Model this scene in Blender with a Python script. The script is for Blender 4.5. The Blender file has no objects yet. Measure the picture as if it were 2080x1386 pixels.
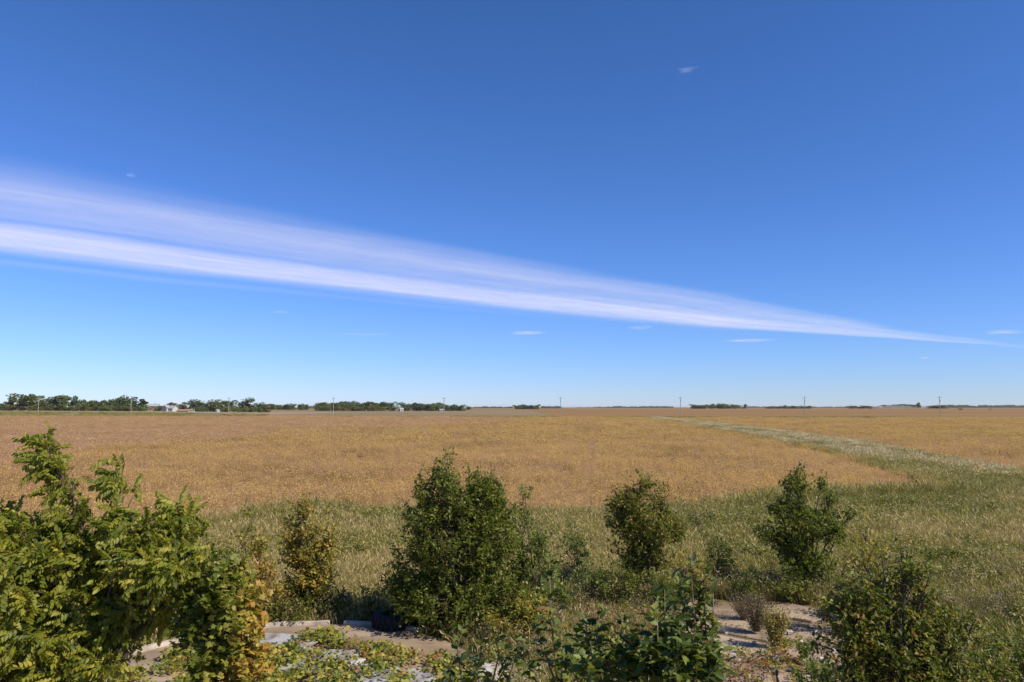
import bpy, math, random
import numpy as np
from mathutils import Vector, Matrix

rng = np.random.default_rng(7)
random.seed(7)
C = bpy.context.scene.collection
SC = bpy.context.scene

# ------------------------------------------------------------------ camera, sky, sun, exposure
H = 5.6            # eye height above the yard
F = 1540.0         # focal length in photo pixels (photo is 2080 wide)
PITCH = math.atan((827 - 693) / F)
cam_d = bpy.data.cameras.new('camera')
cam = bpy.data.objects.new('camera', cam_d)
C.objects.link(cam)
cam_d.sensor_width = 36.0
cam_d.lens = 36.0 * F / 2080.0
cam_d.clip_start = 0.1
cam_d.clip_end = 400000.0
cam.location = (0, 0, H)
cam.rotation_euler = (math.radians(90) + PITCH, 0, 0)
SC.camera = cam

SUN_AZ, SUN_EL = math.radians(118), math.radians(43)
world = bpy.data.worlds.new('World')
SC.world = world
world.use_nodes = True
wn = world.node_tree
wn.nodes.clear()
sky = wn.nodes.new('ShaderNodeTexSky')
sky.sky_type = 'NISHITA'
sky.sun_disc = False
sky.sun_elevation = SUN_EL
sky.sun_rotation = SUN_AZ
sky.altitude = 400
sky.air_density = 1.0
sky.dust_density = 0.0
sky.ozone_density = 2.6
hsv = wn.nodes.new('ShaderNodeMix')      # white balance of the photograph
hsv.data_type = 'RGBA'; hsv.blend_type = 'MULTIPLY'; hsv.inputs[0].default_value = 1.0
hsv.inputs[7].default_value = (0.67, 1.05, 1.43, 1)
sep = wn.nodes.new('ShaderNodeSeparateColor'); comb = wn.nodes.new('ShaderNodeCombineColor')
for i_, g_ in enumerate((1.17, 1.05, 1.15)):   # contrast of the photograph's film curve, per channel
    pw = wn.nodes.new('ShaderNodeMath'); pw.operation = 'POWER'; pw.inputs[1].default_value = g_
    wn.links.new(sep.outputs[i_], pw.inputs[0]); wn.links.new(pw.outputs[0], comb.inputs[i_])
bg = wn.nodes.new('ShaderNodeBackground')
bg.inputs['Strength'].default_value = 0.063
wo = wn.nodes.new('ShaderNodeOutputWorld')
wn.links.new(sky.outputs[0], hsv.inputs[6])
wn.links.new(hsv.outputs[2], sep.inputs[0])
wn.links.new(comb.outputs[0], bg.inputs['Color'])
wn.links.new(bg.outputs[0], wo.inputs['Surface'])

sun_d = bpy.data.lights.new('sun', 'SUN')
sun_d.energy = 5.0
sun_d.angle = math.radians(0.53)
sun_d.color = (1.0, 0.93, 0.82)
sun = bpy.data.objects.new('sun', sun_d)
C.objects.link(sun)
sdir = Vector((math.sin(SUN_AZ) * math.cos(SUN_EL), math.cos(SUN_AZ) * math.cos(SUN_EL), math.sin(SUN_EL)))
sun.rotation_euler = sdir.to_track_quat('Z', 'Y').to_euler()
sun.location = (40, -20, 60)

vs = SC.view_settings
SC.display_settings.display_device = 'sRGB'
vs.view_transform = 'Standard'
vs.look = 'None'
vs.exposure = 0.28
vs.gamma = 1.0
vs.use_curve_mapping = False
SC.cycles.max_bounces = 8
SC.cycles.diffuse_bounces = 3
SC.cycles.transmission_bounces = 4
SC.cycles.transparent_max_bounces = 12
SC.cycles.volume_bounces = 1
SC.cycles.use_denoising = True

# ------------------------------------------------------------------ layout helpers
CP, SP = math.cos(PITCH), math.sin(PITCH)
def ray(px, py):
    u = (px - 1040) / F; v = (693 - py) / F
    return np.array([u, CP - v * SP, SP + v * CP])
def P(px, py, D):
    """point at ground distance D that stands at that bearing and height"""
    r = ray(px, py)
    return np.array([0, 0, H]) + r * (D / r[1])
def G(px, py, z=0.0):
    r = ray(px, py)
    return (np.array([0, 0, H]) + r * ((z - H) / r[2]))[:2]
def M(px, D):  # metres per photo pixel at D
    return D / F

def sm(t):
    t = np.clip(t, 0, 1)
    return t * t * (3 - 2 * t)
def road_s(x, y):
    return y + 0.157 * x - 418.0
_A = np.array([-3, -0.62, -0.45, -0.28, 0.06, 0.24, 0.68, 3])
_Z = np.array([3.4, 3.3, 2.9, 2.1, 1.3, 2.3, 2.7, 2.7])
_W = np.array([.85, .85, .75, .35, .1, .1, .1, .1])
def terrain(x, y):
    x = np.asarray(x, float); y = np.asarray(y, float)
    s = road_s(x, y)
    a = x / np.maximum(y, 50)
    z = np.interp(a, _A, _Z); w = np.interp(a, _A, _W)
    r = z * (w * sm(s / 45.0) + (1 - w) * sm(s / 800.0))
    return np.where(s > 0, r, 0.0)

def inpoly(x, y, poly):
    x = np.asarray(x); y = np.asarray(y)
    c = np.zeros(x.shape, bool)
    n = len(poly); j = n - 1
    for i in range(n):
        xi, yi = poly[i]; xj, yj = poly[j]
        cond = ((yi > y) != (yj > y)) & (x < (xj - xi) * (y - yi) / ((yj - yi) if yj != yi else 1e-9) + xi)
        c ^= cond; j = i
    return c

_np = np.random.default_rng(99)
_K = _np.normal(size=(3, 14, 3)); _PH = _np.uniform(0, 6.28, (3, 14))
def snoise(p, scale, k=0):
    """smooth noise, roughly -1..1, p (n,3) or (n,2)"""
    p = np.asarray(p, float)
    if p.shape[-1] == 2: p = np.concatenate([p, np.zeros(p.shape[:-1] + (1,))], -1)
    q = (p / scale) @ _K[k].T * 2.2 + _PH[k]
    return np.sin(q).sum(-1) / math.sqrt(14 * .5) * .6

# ------------------------------------------------------------------ object helpers
def tag(o, label=None, cat=None, group=None, kind=None):
    if label: o['label'] = label
    if cat: o['category'] = cat
    if group: o['group'] = group
    if kind: o['kind'] = kind
    return o
def link(name, me, parent=None, mat=None):
    o = bpy.data.objects.new(name, me)
    C.objects.link(o)
    if parent is not None: o.parent = parent
    if mat is not None and me is not None:
        if not me.materials: me.materials.append(mat)
    return o
def empty(name, loc=(0, 0, 0), rz=0):
    o = bpy.data.objects.new(name, None)
    o.empty_display_size = 0.3
    C.objects.link(o)
    o.location = loc; o.rotation_euler = (0, 0, rz)
    return o
def tri_mesh(name, V, T, tint=None, smooth=False):
    V = np.asarray(V, np.float32); T = np.asarray(T, np.int32)
    me = bpy.data.meshes.new(name)
    me.vertices.add(len(V)); me.vertices.foreach_set('co', V.ravel())
    me.loops.add(T.size); me.loops.foreach_set('vertex_index', T.ravel())
    me.polygons.add(len(T))
    me.polygons.foreach_set('loop_start', np.arange(0, T.size, 3, dtype=np.int32))
    me.polygons.foreach_set('loop_total', np.full(len(T), 3, np.int32))
    if smooth: me.polygons.foreach_set('use_smooth', np.ones(len(T), bool))
    if tint is not None:
        at = me.attributes.new('tint', 'FLOAT', 'POINT')
        at.data.foreach_set('value', np.asarray(tint, np.float32))
    me.update(calc_edges=True)
    return me
class MB:
    """collects simple solids into one mesh"""
    def __init__(s): s.v = []; s.f = []
    def box(s, x0, x1, y0, y1, z0, z1):
        b = len(s.v)
        s.v += [(x0, y0, z0), (x1, y0, z0), (x1, y1, z0), (x0, y1, z0), (x0, y0, z1), (x1, y0, z1), (x1, y1, z1), (x0, y1, z1)]
        s.f += [tuple(b + i for i in q) for q in ((3, 2, 1, 0), (4, 5, 6, 7), (0, 1, 5, 4), (1, 2, 6, 5), (2, 3, 7, 6), (3, 0, 4, 7))]
    def poly(s, pts, faces):
        b = len(s.v); s.v += [tuple(map(float, p)) for p in pts]; s.f += [tuple(b + i for i in q) for q in faces]
    def tube(s, pts, rad, n=6, cap=True):
        b = len(s.v)
        pts = [Vector(p) for p in pts]
        for i, p in enumerate(pts):
            d = (pts[min(i + 1, len(pts) - 1)] - pts[max(i - 1, 0)])
            if d.length < 1e-6: d = Vector((0, 0, 1))
            d.normalize()
            a = d.cross(Vector((0.31, 0.95, 0.05))).normalized(); c = d.cross(a)
            for k in range(n):
                t = 2 * math.pi * k / n
                s.v.append(tuple(p + (a * math.cos(t) + c * math.sin(t)) * rad[i]))
        for i in range(len(pts) - 1):
            for k in range(n):
                k2 = (k + 1) % n
                s.f.append((b + i * n + k, b + i * n + k2, b + (i + 1) * n + k2, b + (i + 1) * n + k))
        if cap:
            s.f.append(tuple(b + k for k in range(n))[::-1]); s.f.append(tuple(b + (len(pts) - 1) * n + k for k in range(n)))
    def build(s, name, mat, parent=None, smooth=False, bevel=0):
        me = bpy.data.meshes.new(name)
        me.from_pydata(s.v, [], s.f); me.update()
        if smooth: me.polygons.foreach_set('use_smooth', np.ones(len(me.polygons), bool))
        o = link(name, me, parent, mat)
        if bevel:
            m = o.modifiers.new('bevel', 'BEVEL'); m.width = bevel; m.segments = 2
        return o

# ------------------------------------------------------------------ materials
def nd(nt, t, **kw):
    n = nt.nodes.new(t)
    for k, v in kw.items(): setattr(n, k, v)
    return n
def ramp(nt, stops, interp='LINEAR'):
    r = nt.nodes.new('ShaderNodeValToRGB')
    r.color_ramp.interpolation = interp
    e = r.color_ramp.elements
    while len(e) < len(stops): e.new(0.5)
    for i, (p, c) in enumerate(stops):
        e[i].position = p; e[i].color = (c[0], c[1], c[2], 1)
    return r
def math_n(nt, op, a, b=None, clamp=False):
    m = nt.nodes.new('ShaderNodeMath'); m.operation = op; m.use_clamp = clamp
    for i, v in enumerate((a, b)):
        if v is None: continue
        if isinstance(v, (int, float)): m.inputs[i].default_value = v
        else: nt.links.new(v, m.inputs[i])
    return m.outputs[0]
def foliage(name, stops, transl=0.35, rough=0.5, rnd=0.25, pos=0.0, pos_scale=6.0, spec=0.35):
    """colour from each leaf's own tint; every leaf of a palette keeps its hue wherever the sun stands"""
    m = bpy.data.materials.new(name); m.use_nodes = True
    nt = m.node_tree; nt.nodes.clear()
    at = nd(nt, 'ShaderNodeAttribute', attribute_name='tint')
    oi = nd(nt, 'ShaderNodeObjectInfo')
    v = math_n(nt, 'ADD', at.outputs['Fac'], math_n(nt, 'MULTIPLY', math_n(nt, 'SUBTRACT', oi.outputs['Random'], 0.5), rnd))
    if pos:
        ge = nd(nt, 'ShaderNodeNewGeometry')
        nz = nd(nt, 'ShaderNodeTexNoise'); nz.inputs['Scale'].default_value = 1.0 / pos_scale
        nz.inputs['Detail'].default_value = 3
        nt.links.new(ge.outputs['Position'], nz.inputs['Vector'])
        v = math_n(nt, 'ADD', v, math_n(nt, 'MULTIPLY', math_n(nt, 'SUBTRACT', nz.outputs['Fac'], 0.5), pos))
    rp = ramp(nt, stops)
    nt.links.new(v, rp.inputs['Fac'])
    pr = nd(nt, 'ShaderNodeBsdfPrincipled')
    pr.inputs['Roughness'].default_value = rough
    pr.inputs['Specular IOR Level'].default_value = spec
    nt.links.new(rp.outputs[0], pr.inputs['Base Color'])
    tr = nd(nt, 'ShaderNodeBsdfTranslucent')
    g = nd(nt, 'ShaderNodeMix', data_type='RGBA', blend_type='MULTIPLY'); g.inputs[0].default_value = 1
    nt.links.new(rp.outputs[0], g.inputs[6]); g.inputs[7].default_value = (1.25, 1.35, 0.6, 1)
    nt.links.new(g.outputs[2], tr.inputs['Color'])
    mx = nd(nt, 'ShaderNodeMixShader'); mx.inputs[0].default_value = transl
    out = nd(nt, 'ShaderNodeOutputMaterial')
    nt.links.new(pr.outputs[0], mx.inputs[1]); nt.links.new(tr.outputs[0], mx.inputs[2])
    nt.links.new(mx.outputs[0], out.inputs[0])
    return m
def surf(name, stops, scale=(1, 1, 1), detail=6, rough=0.9, bump=0.0, bump_scale=None, second=None, spec=0.2, metallic=0, dist=0.05):
    """noise-coloured surface; second = (stops, scale vec, factor)"""
    m = bpy.data.materials.new(name); m.use_nodes = True
    nt = m.node_tree; nt.nodes.clear()
    tc = nd(nt, 'ShaderNodeTexCoord')
    mp = nd(nt, 'ShaderNodeMapping'); mp.inputs['Scale'].default_value = scale
    nt.links.new(tc.outputs['Object'], mp.inputs[0])
    nz = nd(nt, 'ShaderNodeTexNoise'); nz.inputs['Scale'].default_value = 1; nz.inputs['Detail'].default_value = detail
    nz.inputs['Roughness'].default_value = 0.62
    nt.links.new(mp.outputs[0], nz.inputs['Vector'])
    rp = ramp(nt, stops); nt.links.new(nz.outputs['Fac'], rp.inputs[0])
    col = rp.outputs[0]
    if second:
        st2, sc2, fac = second
        mp2 = nd(nt, 'ShaderNodeMapping'); mp2.inputs['Scale'].default_value = sc2
        nt.links.new(tc.outputs['Object'], mp2.inputs[0])
        n2 = nd(nt, 'ShaderNodeTexNoise'); n2.inputs['Scale'].default_value = 1; n2.inputs['Detail'].default_value = 4
        nt.links.new(mp2.outputs[0], n2.inputs['Vector'])
        r2 = ramp(nt, st2); nt.links.new(n2.outputs['Fac'], r2.inputs[0])
        mx = nd(nt, 'ShaderNodeMix', data_type='RGBA'); mx.inputs[0].default_value = fac
        nt.links.new(col, mx.inputs[6]); nt.links.new(r2.outputs[0], mx.inputs[7]); col = mx.outputs[2]
    pr = nd(nt, 'ShaderNodeBsdfPrincipled')
    pr.inputs['Roughness'].default_value = rough
    pr.inputs['Specular IOR Level'].default_value = spec
    pr.inputs['Metallic'].default_value = metallic
    nt.links.new(col, pr.inputs['Base Color'])
    if bump:
        b = nd(nt, 'ShaderNodeBump'); b.inputs['Strength'].default_value = bump; b.inputs['Distance'].default_value = dist
        n3 = nd(nt, 'ShaderNodeTexNoise'); n3.inputs['Scale'].default_value = bump_scale or 8; n3.inputs['Detail'].default_value = 6
        nt.links.new(tc.outputs['Object'], n3.inputs['Vector'])
        nt.links.new(n3.outputs['Fac'], b.inputs['Height'])
        nt.links.new(b.outputs[0], pr.inputs['Normal'])
    out = nd(nt, 'ShaderNodeOutputMaterial'); nt.links.new(pr.outputs[0], out.inputs[0])
    return m

MAT = {}
MAT['soil'] = surf('soil', [(.3, (.13, .095, .05)), (.55, (.22, .16, .085)), (.75, (.15, .15, .05))], (.5, .5, .5), bump=.6, bump_scale=5)
MAT['field_soil'] = surf('field_soil', [(.3, (.20, .115, .052)), (.6, (.27, .155, .065)), (.8, (.23, .15, .05))], (.3, .12, 1), bump=.5, bump_scale=4,
                         second=([(.35, (.24, .13, .065)), (.65, (.28, .17, .055))], (.012, .03, 1), .5))
MAT['far_gold'] = surf('far_gold', [(.3, (.20, .10, .030)), (.5, (.29, .155, .042)), (.7, (.235, .145, .036))], (.012, .06, 1), detail=8,
                       second=([(.35, (.17, .115, .03)), (.6, (.25, .135, .045))], (.002, .01, 1), .6), bump=.5, bump_scale=.5, dist=.3)
MAT['far_olive'] = surf('far_olive', [(.3, (.19, .135, .05)), (.5, (.25, .17, .065)), (.7, (.18, .14, .045))], (.01, .05, 1), detail=8,
                        second=([(.35, (.17, .15, .06)), (.6, (.25, .165, .09))], (.003, .015, 1), .5), bump=.5, bump_scale=.5, dist=.3)
MAT['far_pink'] = surf('far_pink', [(.3, (.26, .17, .10)), (.6, (.33, .215, .125))], (.008, .05, 1), detail=8)
MAT['bank'] = surf('bank', [(.35, (.12, .12, .035)), (.5, (.19, .16, .05)), (.65, (.27, .185, .08))], (.03, .12, 1), detail=8, bump=.6, bump_scale=1, dist=.3)
MAT['gravel'] = surf('gravel', [(.3, (.30, .21, .13)), (.7, (.38, .28, .17))], (.1, .1, 1))
MAT['concrete'] = surf('concrete', [(.3, (.23, .16, .10)), (.5, (.38, .28, .185)), (.75, (.47, .365, .25))], (1.1, 1.1, 1.1), detail=10, rough=.85, bump=.35, bump_scale=18,
                       second=([(.40, (.12, .078, .045)), (.52, (.36, .27, .18)), (.8, (.45, .35, .245))], (.35, .5, 1), .5), dist=.02)
MAT['stained'] = surf('stained', [(.3, (.20, .135, .08)), (.5, (.34, .25, .165)), (.72, (.44, .35, .25))], (.9, 1.3, 1), detail=10, rough=.85, bump=.35, bump_scale=18,
                      second=([(.4, (.12, .075, .042)), (.55, (.33, .24, .16)), (.8, (.42, .34, .25))], (.35, .8, 1), .45), dist=.02)
MAT['rim'] = surf('rim', [(.3, (.32, .255, .19)), (.6, (.54, .465, .375))], (2, 2, 2), rough=.85, bump=.4, bump_scale=14, dist=.02)
MAT['tin'] = surf('tin', [(.38, (.16, .12, .09)), (.5, (.34, .32, .30)), (.8, (.46, .45, .44))], (2, 2, 2), rough=.55, spec=.5)
MAT['rubber'] = surf('rubber', [(.3, (.012, .012, .013)), (.7, (.03, .03, .032))], (6, 6, 6), rough=.75)
MAT['bark'] = surf('bark', [(.3, (.05, .038, .028)), (.7, (.14, .11, .085))], (14, 14, 3), rough=.9, bump=.5, bump_scale=40, dist=.01)
MAT['bark_pale'] = surf('bark_pale', [(.3, (.14, .115, .095)), (.7, (.33, .29, .25))], (14, 14, 3), rough=.9, bump=.5, bump_scale=40, dist=.01)
MAT['twig'] = surf('twig', [(.3, (.09, .055, .035)), (.7, (.17, .12, .075))], (8, 8, 8), rough=.85)
MAT['shoot'] = surf('shoot', [(.3, (.13, .10, .06)), (.7, (.20, .16, .09))], (8, 8, 8), rough=.7)
MAT['pole'] = surf('pole', [(.3, (.26, .23, .19)), (.7, (.38, .34, .29))], (3, 3, .4), rough=.9)
MAT['white'] = surf('white', [(.3, (.40, .39, .36)), (.7, (.50, .49, .45))], (1, 1, 1), rough=.6)
MAT['roof_grey'] = surf('roof_grey', [(.3, (.24, .26, .24)), (.7, (.36, .38, .35))], (1, 1, 1), rough=.8)
MAT['roof_brown'] = surf('roof_brown', [(.3, (.26, .17, .13)), (.7, (.36, .25, .2))], (1, 1, 1), rough=.8)
MAT['steel'] = surf('steel', [(.3, (.42, .42, .42)), (.7, (.55, .55, .56))], (1, 1, 1), rough=.4, metallic=.4)
MAT['dark_glass'] = surf('dark_glass', [(.3, (.02, .025, .03)), (.7, (.04, .045, .05))], (1, 1, 1), rough=.1, spec=.5)

G1 = (.055, .076, .010); G2 = (.125, .150, .018); G3 = (.215, .230, .033); Y1 = (.30, .26, .045); Y2 = (.50, .36, .055)
O1 = (.42, .20, .045); B1 = (.13, .07, .03); R1 = (.22, .06, .03); S1 = (.34, .26, .15); S2 = (.46, .37, .24)
MAT['lf_ash'] = foliage('leaf_ash_green', [(0, (.07, .09, .010)), (.3, (.15, .175, .017)), (.6, (.26, .265, .030)), (.85, (.38, .33, .045)), (1, (.50, .40, .06))], .45)
MAT['lf_dark'] = foliage('leaf_dark_green', [(0, G1), (.5, G2), (.85, G3), (1, (.30, .28, .055))], .42)
MAT['lf_yellowing'] = foliage('leaf_yellowing', [(0, G2), (.2, (.19, .20, .035)), (.42, (.36, .31, .05)), (.68, (.50, .34, .075)), (.85, (.26, .13, .05)), (1, (.50, .26, .06))], .42)
MAT['lf_orange'] = foliage('leaf_orange', [(0, G2), (.25, G3), (.5, Y1), (.75, Y2), (.92, O1), (1, R1)], .4)
MAT['lf_mixed'] = foliage('leaf_mixed', [(0, G1), (.4, G2), (.65, G3), (.85, (.30, .23, .055)), (1, (.28, .13, .045))], .42)
MAT['lf_pale'] = foliage('leaf_pale_green', [(0, G2), (.4, (.12, .165, .035)), (.8, (.26, .28, .065)), (1, Y1)], .44)
MAT['lf_big'] = foliage('leaf_big_glossy', [(0, (.04, .055, .01)), (.4, (.085, .12, .018)), (.72, (.17, .205, .038)), (.86, (.26, .24, .05)), (.94, (.26, .14, .045)), (1, (.14, .07, .03))], .3, rough=.5, spec=.35, rnd=.2)
MAT['lf_vine'] = foliage('leaf_vine', [(0, (.07, .10, .02)), (.3, (.16, .20, .035)), (.6, (.36, .33, .05)), (.85, (.48, .36, .06)), (1, (.28, .10, .04))], .35, rnd=.4, pos=.5, pos_scale=1.2)
MAT['lf_red'] = foliage('leaf_red_vine', [(0, (.08, .10, .02)), (.3, (.25, .20, .04)), (.6, (.30, .13, .04)), (1, (.18, .05, .03))], .35, rnd=.4, pos=.5, pos_scale=1.2)
MAT['gr_green'] = foliage('grass_green', [(0, (.10, .115, .018)), (.35, (.21, .205, .038)), (.65, (.34, .285, .085)), (1, (.50, .37, .17))], .3, rnd=.4, pos=.9, pos_scale=5)
MAT['gr_dry'] = foliage('grass_dry', [(0, (.16, .165, .035)), (.3, (.32, .26, .08)), (.6, (.48, .355, .15)), (1, (.62, .46, .25))], .3, rnd=.4, pos=.8, pos_scale=7)
MAT['gr_yellow'] = foliage('grass_yellow', [(0, (.13, .13, .03)), (.5, (.23, .205, .05)), (1, (.38, .31, .10))], .3, rnd=.4, pos=.5, pos_scale=5)
MAT['gr_weed'] = foliage('weed_brown', [(0, (.05, .065, .018)), (.3, (.13, .12, .04)), (.6, (.24, .155, .09)), (1, (.46, .33, .23))], .3, rnd=.4, pos=.6, pos_scale=2)
MAT['soy'] = foliage('soybean', [(0, (.07, .07, .02)), (.14, (.20, .135, .05)), (.30, (.51, .315, .14)), (.58, (.61, .375, .185)), (.82, (.71, .46, .15)), (.95, (.72, .53, .13)), (1, (.40, .42, .10))], .32, rnd=.35, pos=1.0, pos_scale=13, spec=.2, rough=.7)
MAT['soy_bare'] = foliage('soybean_bare', [(0, (.16, .10, .05)), (.25, (.42, .25, .145)), (.6, (.55, .345, .215)), (1, (.66, .46, .23))], .3, rnd=.3, pos=.5, pos_scale=20, spec=.2, rough=.7)
MAT['gr_straw'] = foliage('grass_straw', [(0, (.20, .175, .065)), (.3, (.35, .27, .125)), (.6, (.48, .37, .20)), (1, (.62, .49, .31))], .3, rnd=.4, pos=.6, pos_scale=7)
MAT['far_leaf'] = foliage('far_leaf', [(0, (.07, .09, .022)), (.5, (.14, .17, .038)), (.85, (.21, .23, .055)), (1, (.22, .19, .05))], .25, rnd=.35)
MAT['far_leaf_dark'] = foliage('far_leaf_dark', [(0, (.055, .078, .024)), (.6, (.11, .145, .038)), (1, (.19, .21, .055))], .25, rnd=.2)
MAT['far_leaf_gold'] = foliage('far_leaf_gold', [(0, (.06, .07, .02)), (.5, (.13, .12, .03)), (1, (.26, .17, .05))], .25, rnd=.3)

# ------------------------------------------------------------------ leaf templates: (verts, tris), length 1 along +y, normal +z
T_RHOMB = (np.array([(0, 0, 0), (-.28, .45, .07), (0, 1, -.06), (.28, .45, .07)], float), np.array([(0, 2, 1), (0, 3, 2)]))
T_OVATE = (np.array([(0, 0, 0), (-.24, .28, .07), (-.21, .62, .05), (0, 1, -.14), (.21, .62, .05), (.24, .28, .07), (0, .46, 0)], float),
           np.array([(0, 6, 1), (1, 6, 2), (2, 6, 3), (3, 6, 4), (4, 6, 5), (5, 6, 0)]))
_lb = [(0, 0), (-.28, -.08), (-.5, .12), (-.36, .32), (-.52, .58), (-.25, .62), (-.12, .72), (0, 1.0), (.12, .72), (.25, .62), (.52, .58), (.36, .32), (.5, .12), (.28, -.08)]
T_LOBED = (np.array([(0, .35, .06)] + [(x, y, -.05 * (abs(x) * 2)) for x, y in _lb], float),
           np.array([(0, i + 1, (i + 1) % len(_lb) + 1) for i in range(len(_lb))][::-1]))
def stamp(tmpl, pos, fwd, nrm, size, tint):
    """many copies of a template -> V, T, tint arrays"""
    tv, tt = tmpl
    n = len(pos)
    if n == 0: return np.zeros((0, 3)), np.zeros((0, 3), int), np.zeros(0)
    fwd = fwd / np.maximum(np.linalg.norm(fwd, axis=1, keepdims=True), 1e-6)
    side = np.cross(fwd, nrm); side /= np.maximum(np.linalg.norm(side, axis=1, keepdims=True), 1e-6)
    up = np.cross(side, fwd)
    s = size[:, None, None]
    V = pos[:, None, :] + s * (tv[None, :, 0:1] * side[:, None, :] + tv[None, :, 1:2] * fwd[:, None, :] + tv[None, :, 2:3] * up[:, None, :])
    T = tt[None] + (np.arange(n) * len(tv))[:, None, None]
    return V.reshape(-1, 3), T.reshape(-1, 3), np.repeat(tint, len(tv))
def join(parts):
    Vs, Ts, ts, o = [], [], [], 0
    for V, T, t in parts:
        Vs.append(V); Ts.append(T + o); ts.append(t); o += len(V)
    return np.concatenate(Vs), np.concatenate(Ts), np.concatenate(ts)
def unit(v): return v / np.maximum(np.linalg.norm(v, axis=-1, keepdims=True), 1e-9)

def compound(seed, pairs=6, leaflet=.26, droop=.55, tmpl=T_RHOMB):
    """pinnate leaf, total length 1, rachis curving down"""
    r = np.random.default_rng(seed)
    t = np.linspace(.18, 1, pairs)
    def pt(u): return np.array([0, u * (1 - .12 * u), -.28 * u * u])
    pos, fw, nr, sz = [], [], [], []
    for i, u in enumerate(t):
        for sgn in (-1, 1):
            pos.append(pt(u)); fw.append([sgn * (.75 + r.normal() * .12), .55 + r.normal() * .12, -droop + r.normal() * .15])
            nr.append([sgn * .35 + r.normal() * .2, -.15, 1 + r.normal() * .15]); sz.append(leaflet * (1 - .25 * abs(u - .55)) * r.uniform(.85, 1.15))
    pos.append(pt(1)); fw.append([r.normal() * .15, .8, -.6]); nr.append([0, .3, 1]); sz.append(leaflet * 1.1)
    V, T, ti = stamp(tmpl, np.array(pos), np.array(fw, float), np.array(nr, float), np.array(sz), r.normal(0, .07, len(pos)))
    # rachis ribbon
    rp = np.array([pt(u) for u in np.linspace(0, 1, 4)]); w = .008
    RV = np.concatenate([rp + [-w, 0, 0], rp + [w, 0, .004]]); RT = []
    for i in range(3): RT += [(i, i + 4, i + 1), (i + 1, i + 4, i + 5)]
    return join([(V, T, ti), (RV, np.array(RT), np.full(8, .25))])

# ------------------------------------------------------------------ terrain and fields
xs = np.concatenate([np.linspace(-11000, -2500, 14), np.linspace(-2200, -800, 12), np.linspace(-750, 750, 61), np.linspace(800, 2200, 12), np.linspace(2500, 11000, 14)])
ss = np.array([0, 3, 7, 12, 18, 25, 33, 42, 60, 85, 120, 170, 240, 330, 430, 540, 660, 800, 1000, 1300, 1700, 2300, 3200, 4500, 6500, 9000, 11500.])
def sheet(name, s_lo, s_hi, x_lo, x_hi, mat, dz=0.0, kind='structure'):
    X = xs[(xs >= x_lo) & (xs <= x_hi)]; S = ss[(ss >= s_lo) & (ss <= s_hi)]
    gx, gs = np.meshgrid(X, S)
    gy = gs + 418 - .157 * gx
    gz = terrain(gx, gy) + dz
    V = np.stack([gx, gy, gz], -1).reshape(-1, 3)
    nx = len(X); T = []
    for j in range(len(S) - 1):
        for i in range(nx - 1):
            a = j * nx + i
            T += [(a, a + 1, a + nx + 1), (a, a + nx + 1, a + nx)]
    o = link(name, tri_mesh(name, V, T, smooth=True), None, mat)
    o['kind'] = kind
    return o
# yard / near ground, flat
near = MB()
near.poly([(-11000, -300, 0), (11000, -300, 0), (11000, 418 - .157 * 11000, 0), (-11000, 418 + .157 * 11000, 0)], [(0, 1, 2, 3)])
near.v[1] = (11000, -3000, 0); near.v[0] = (-11000, -3000, 0)
o = near.build('ground', MAT['soil']); o['kind'] = 'structure'
XL = xs
xm = float(XL[np.argmin(abs(XL + 150))]); xc = float(XL[np.argmin(abs(XL - 25))])
o = sheet('grass_bank', 0, 42, -11000, xm, MAT['bank'])
o = sheet('verge', 0, 12, xm, 11000, MAT['bank'])
o = sheet('dirt_road', 12, 18, xm, 11000, MAT['gravel'])
o = sheet('stubble_field', 42, 240, -11000, xm, MAT['far_pink'])
o = sheet('olive_field', 18, 800, xm, xc, MAT['far_olive'])
o = sheet('olive_field', 240, 800, -11000, xm, MAT['far_olive'])
o = sheet('golden_field', 18, 800, xc, 11000, MAT['far_gold'])
o = sheet('distant_field', 800, 1700, -11000, 11000, MAT['far_gold'])
o = sheet('distant_plain', 1700, 11500, -11000, 11000, MAT['far_olive'])

edge_px = [(-500, 1175), (-200, 1135), (150, 1100), (400, 1070), (600, 1036), (840, 1038), (1080, 1042), (1220, 1040), (1400, 1030), (1550, 1015), (1700, 1005), (1860, 1000), (1945, 1004)]
lane_l = [(1945, 1004), (1850, 974), (1760, 944), (1640, 911), (1560, 894), (1450, 874), (1380, 860), (1308, 850)]
lane_r = [(1336, 849), (1400, 855.5), (1500, 866.5), (1650, 887), (1750, 903), (1900, 930), (2080, 965), (2400, 1030)]
def far_pt(px):  # on the near side of the road line, s = -4
    u = (px - 1040) / F / CP
    y = (414) / (1 + .157 * u)
    return np.array([u * y, y])
left_poly = [G(*p) for p in edge_px] + [G(*p) for p in lane_l[1:-1]] + [far_pt(1316), far_pt(600), far_pt(-100), far_pt(-700), G(-1400, 1180)]
right_poly = [far_pt(1336)] + [G(*p) for p in lane_r[1:]] + [far_pt(3000)]
right_poly = [far_pt(1336)] + [G(*p) for p in lane_r[1:]] + [np.array([330., 90.]), far_pt(2600)]
def flat_poly(name, poly, z, mat):
    m = MB(); m.poly([(p[0], p[1], z) for p in poly], [tuple(range(len(poly)))])
    o = m.build(name, mat); o['kind'] = 'structure'; return o
def orient(poly):
    a = sum(poly[i][0] * poly[(i + 1) % len(poly)][1] - poly[(i + 1) % len(poly)][0] * poly[i][1] for i in range(len(poly)))
    return poly if a > 0 else poly[::-1]
left_poly = orient(left_poly); right_poly = orient(right_poly)
flat_poly('soybean_field', left_poly, .03, MAT['field_soil'])
flat_poly('soybean_field', right_poly, .03, MAT['field_soil'])

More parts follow.
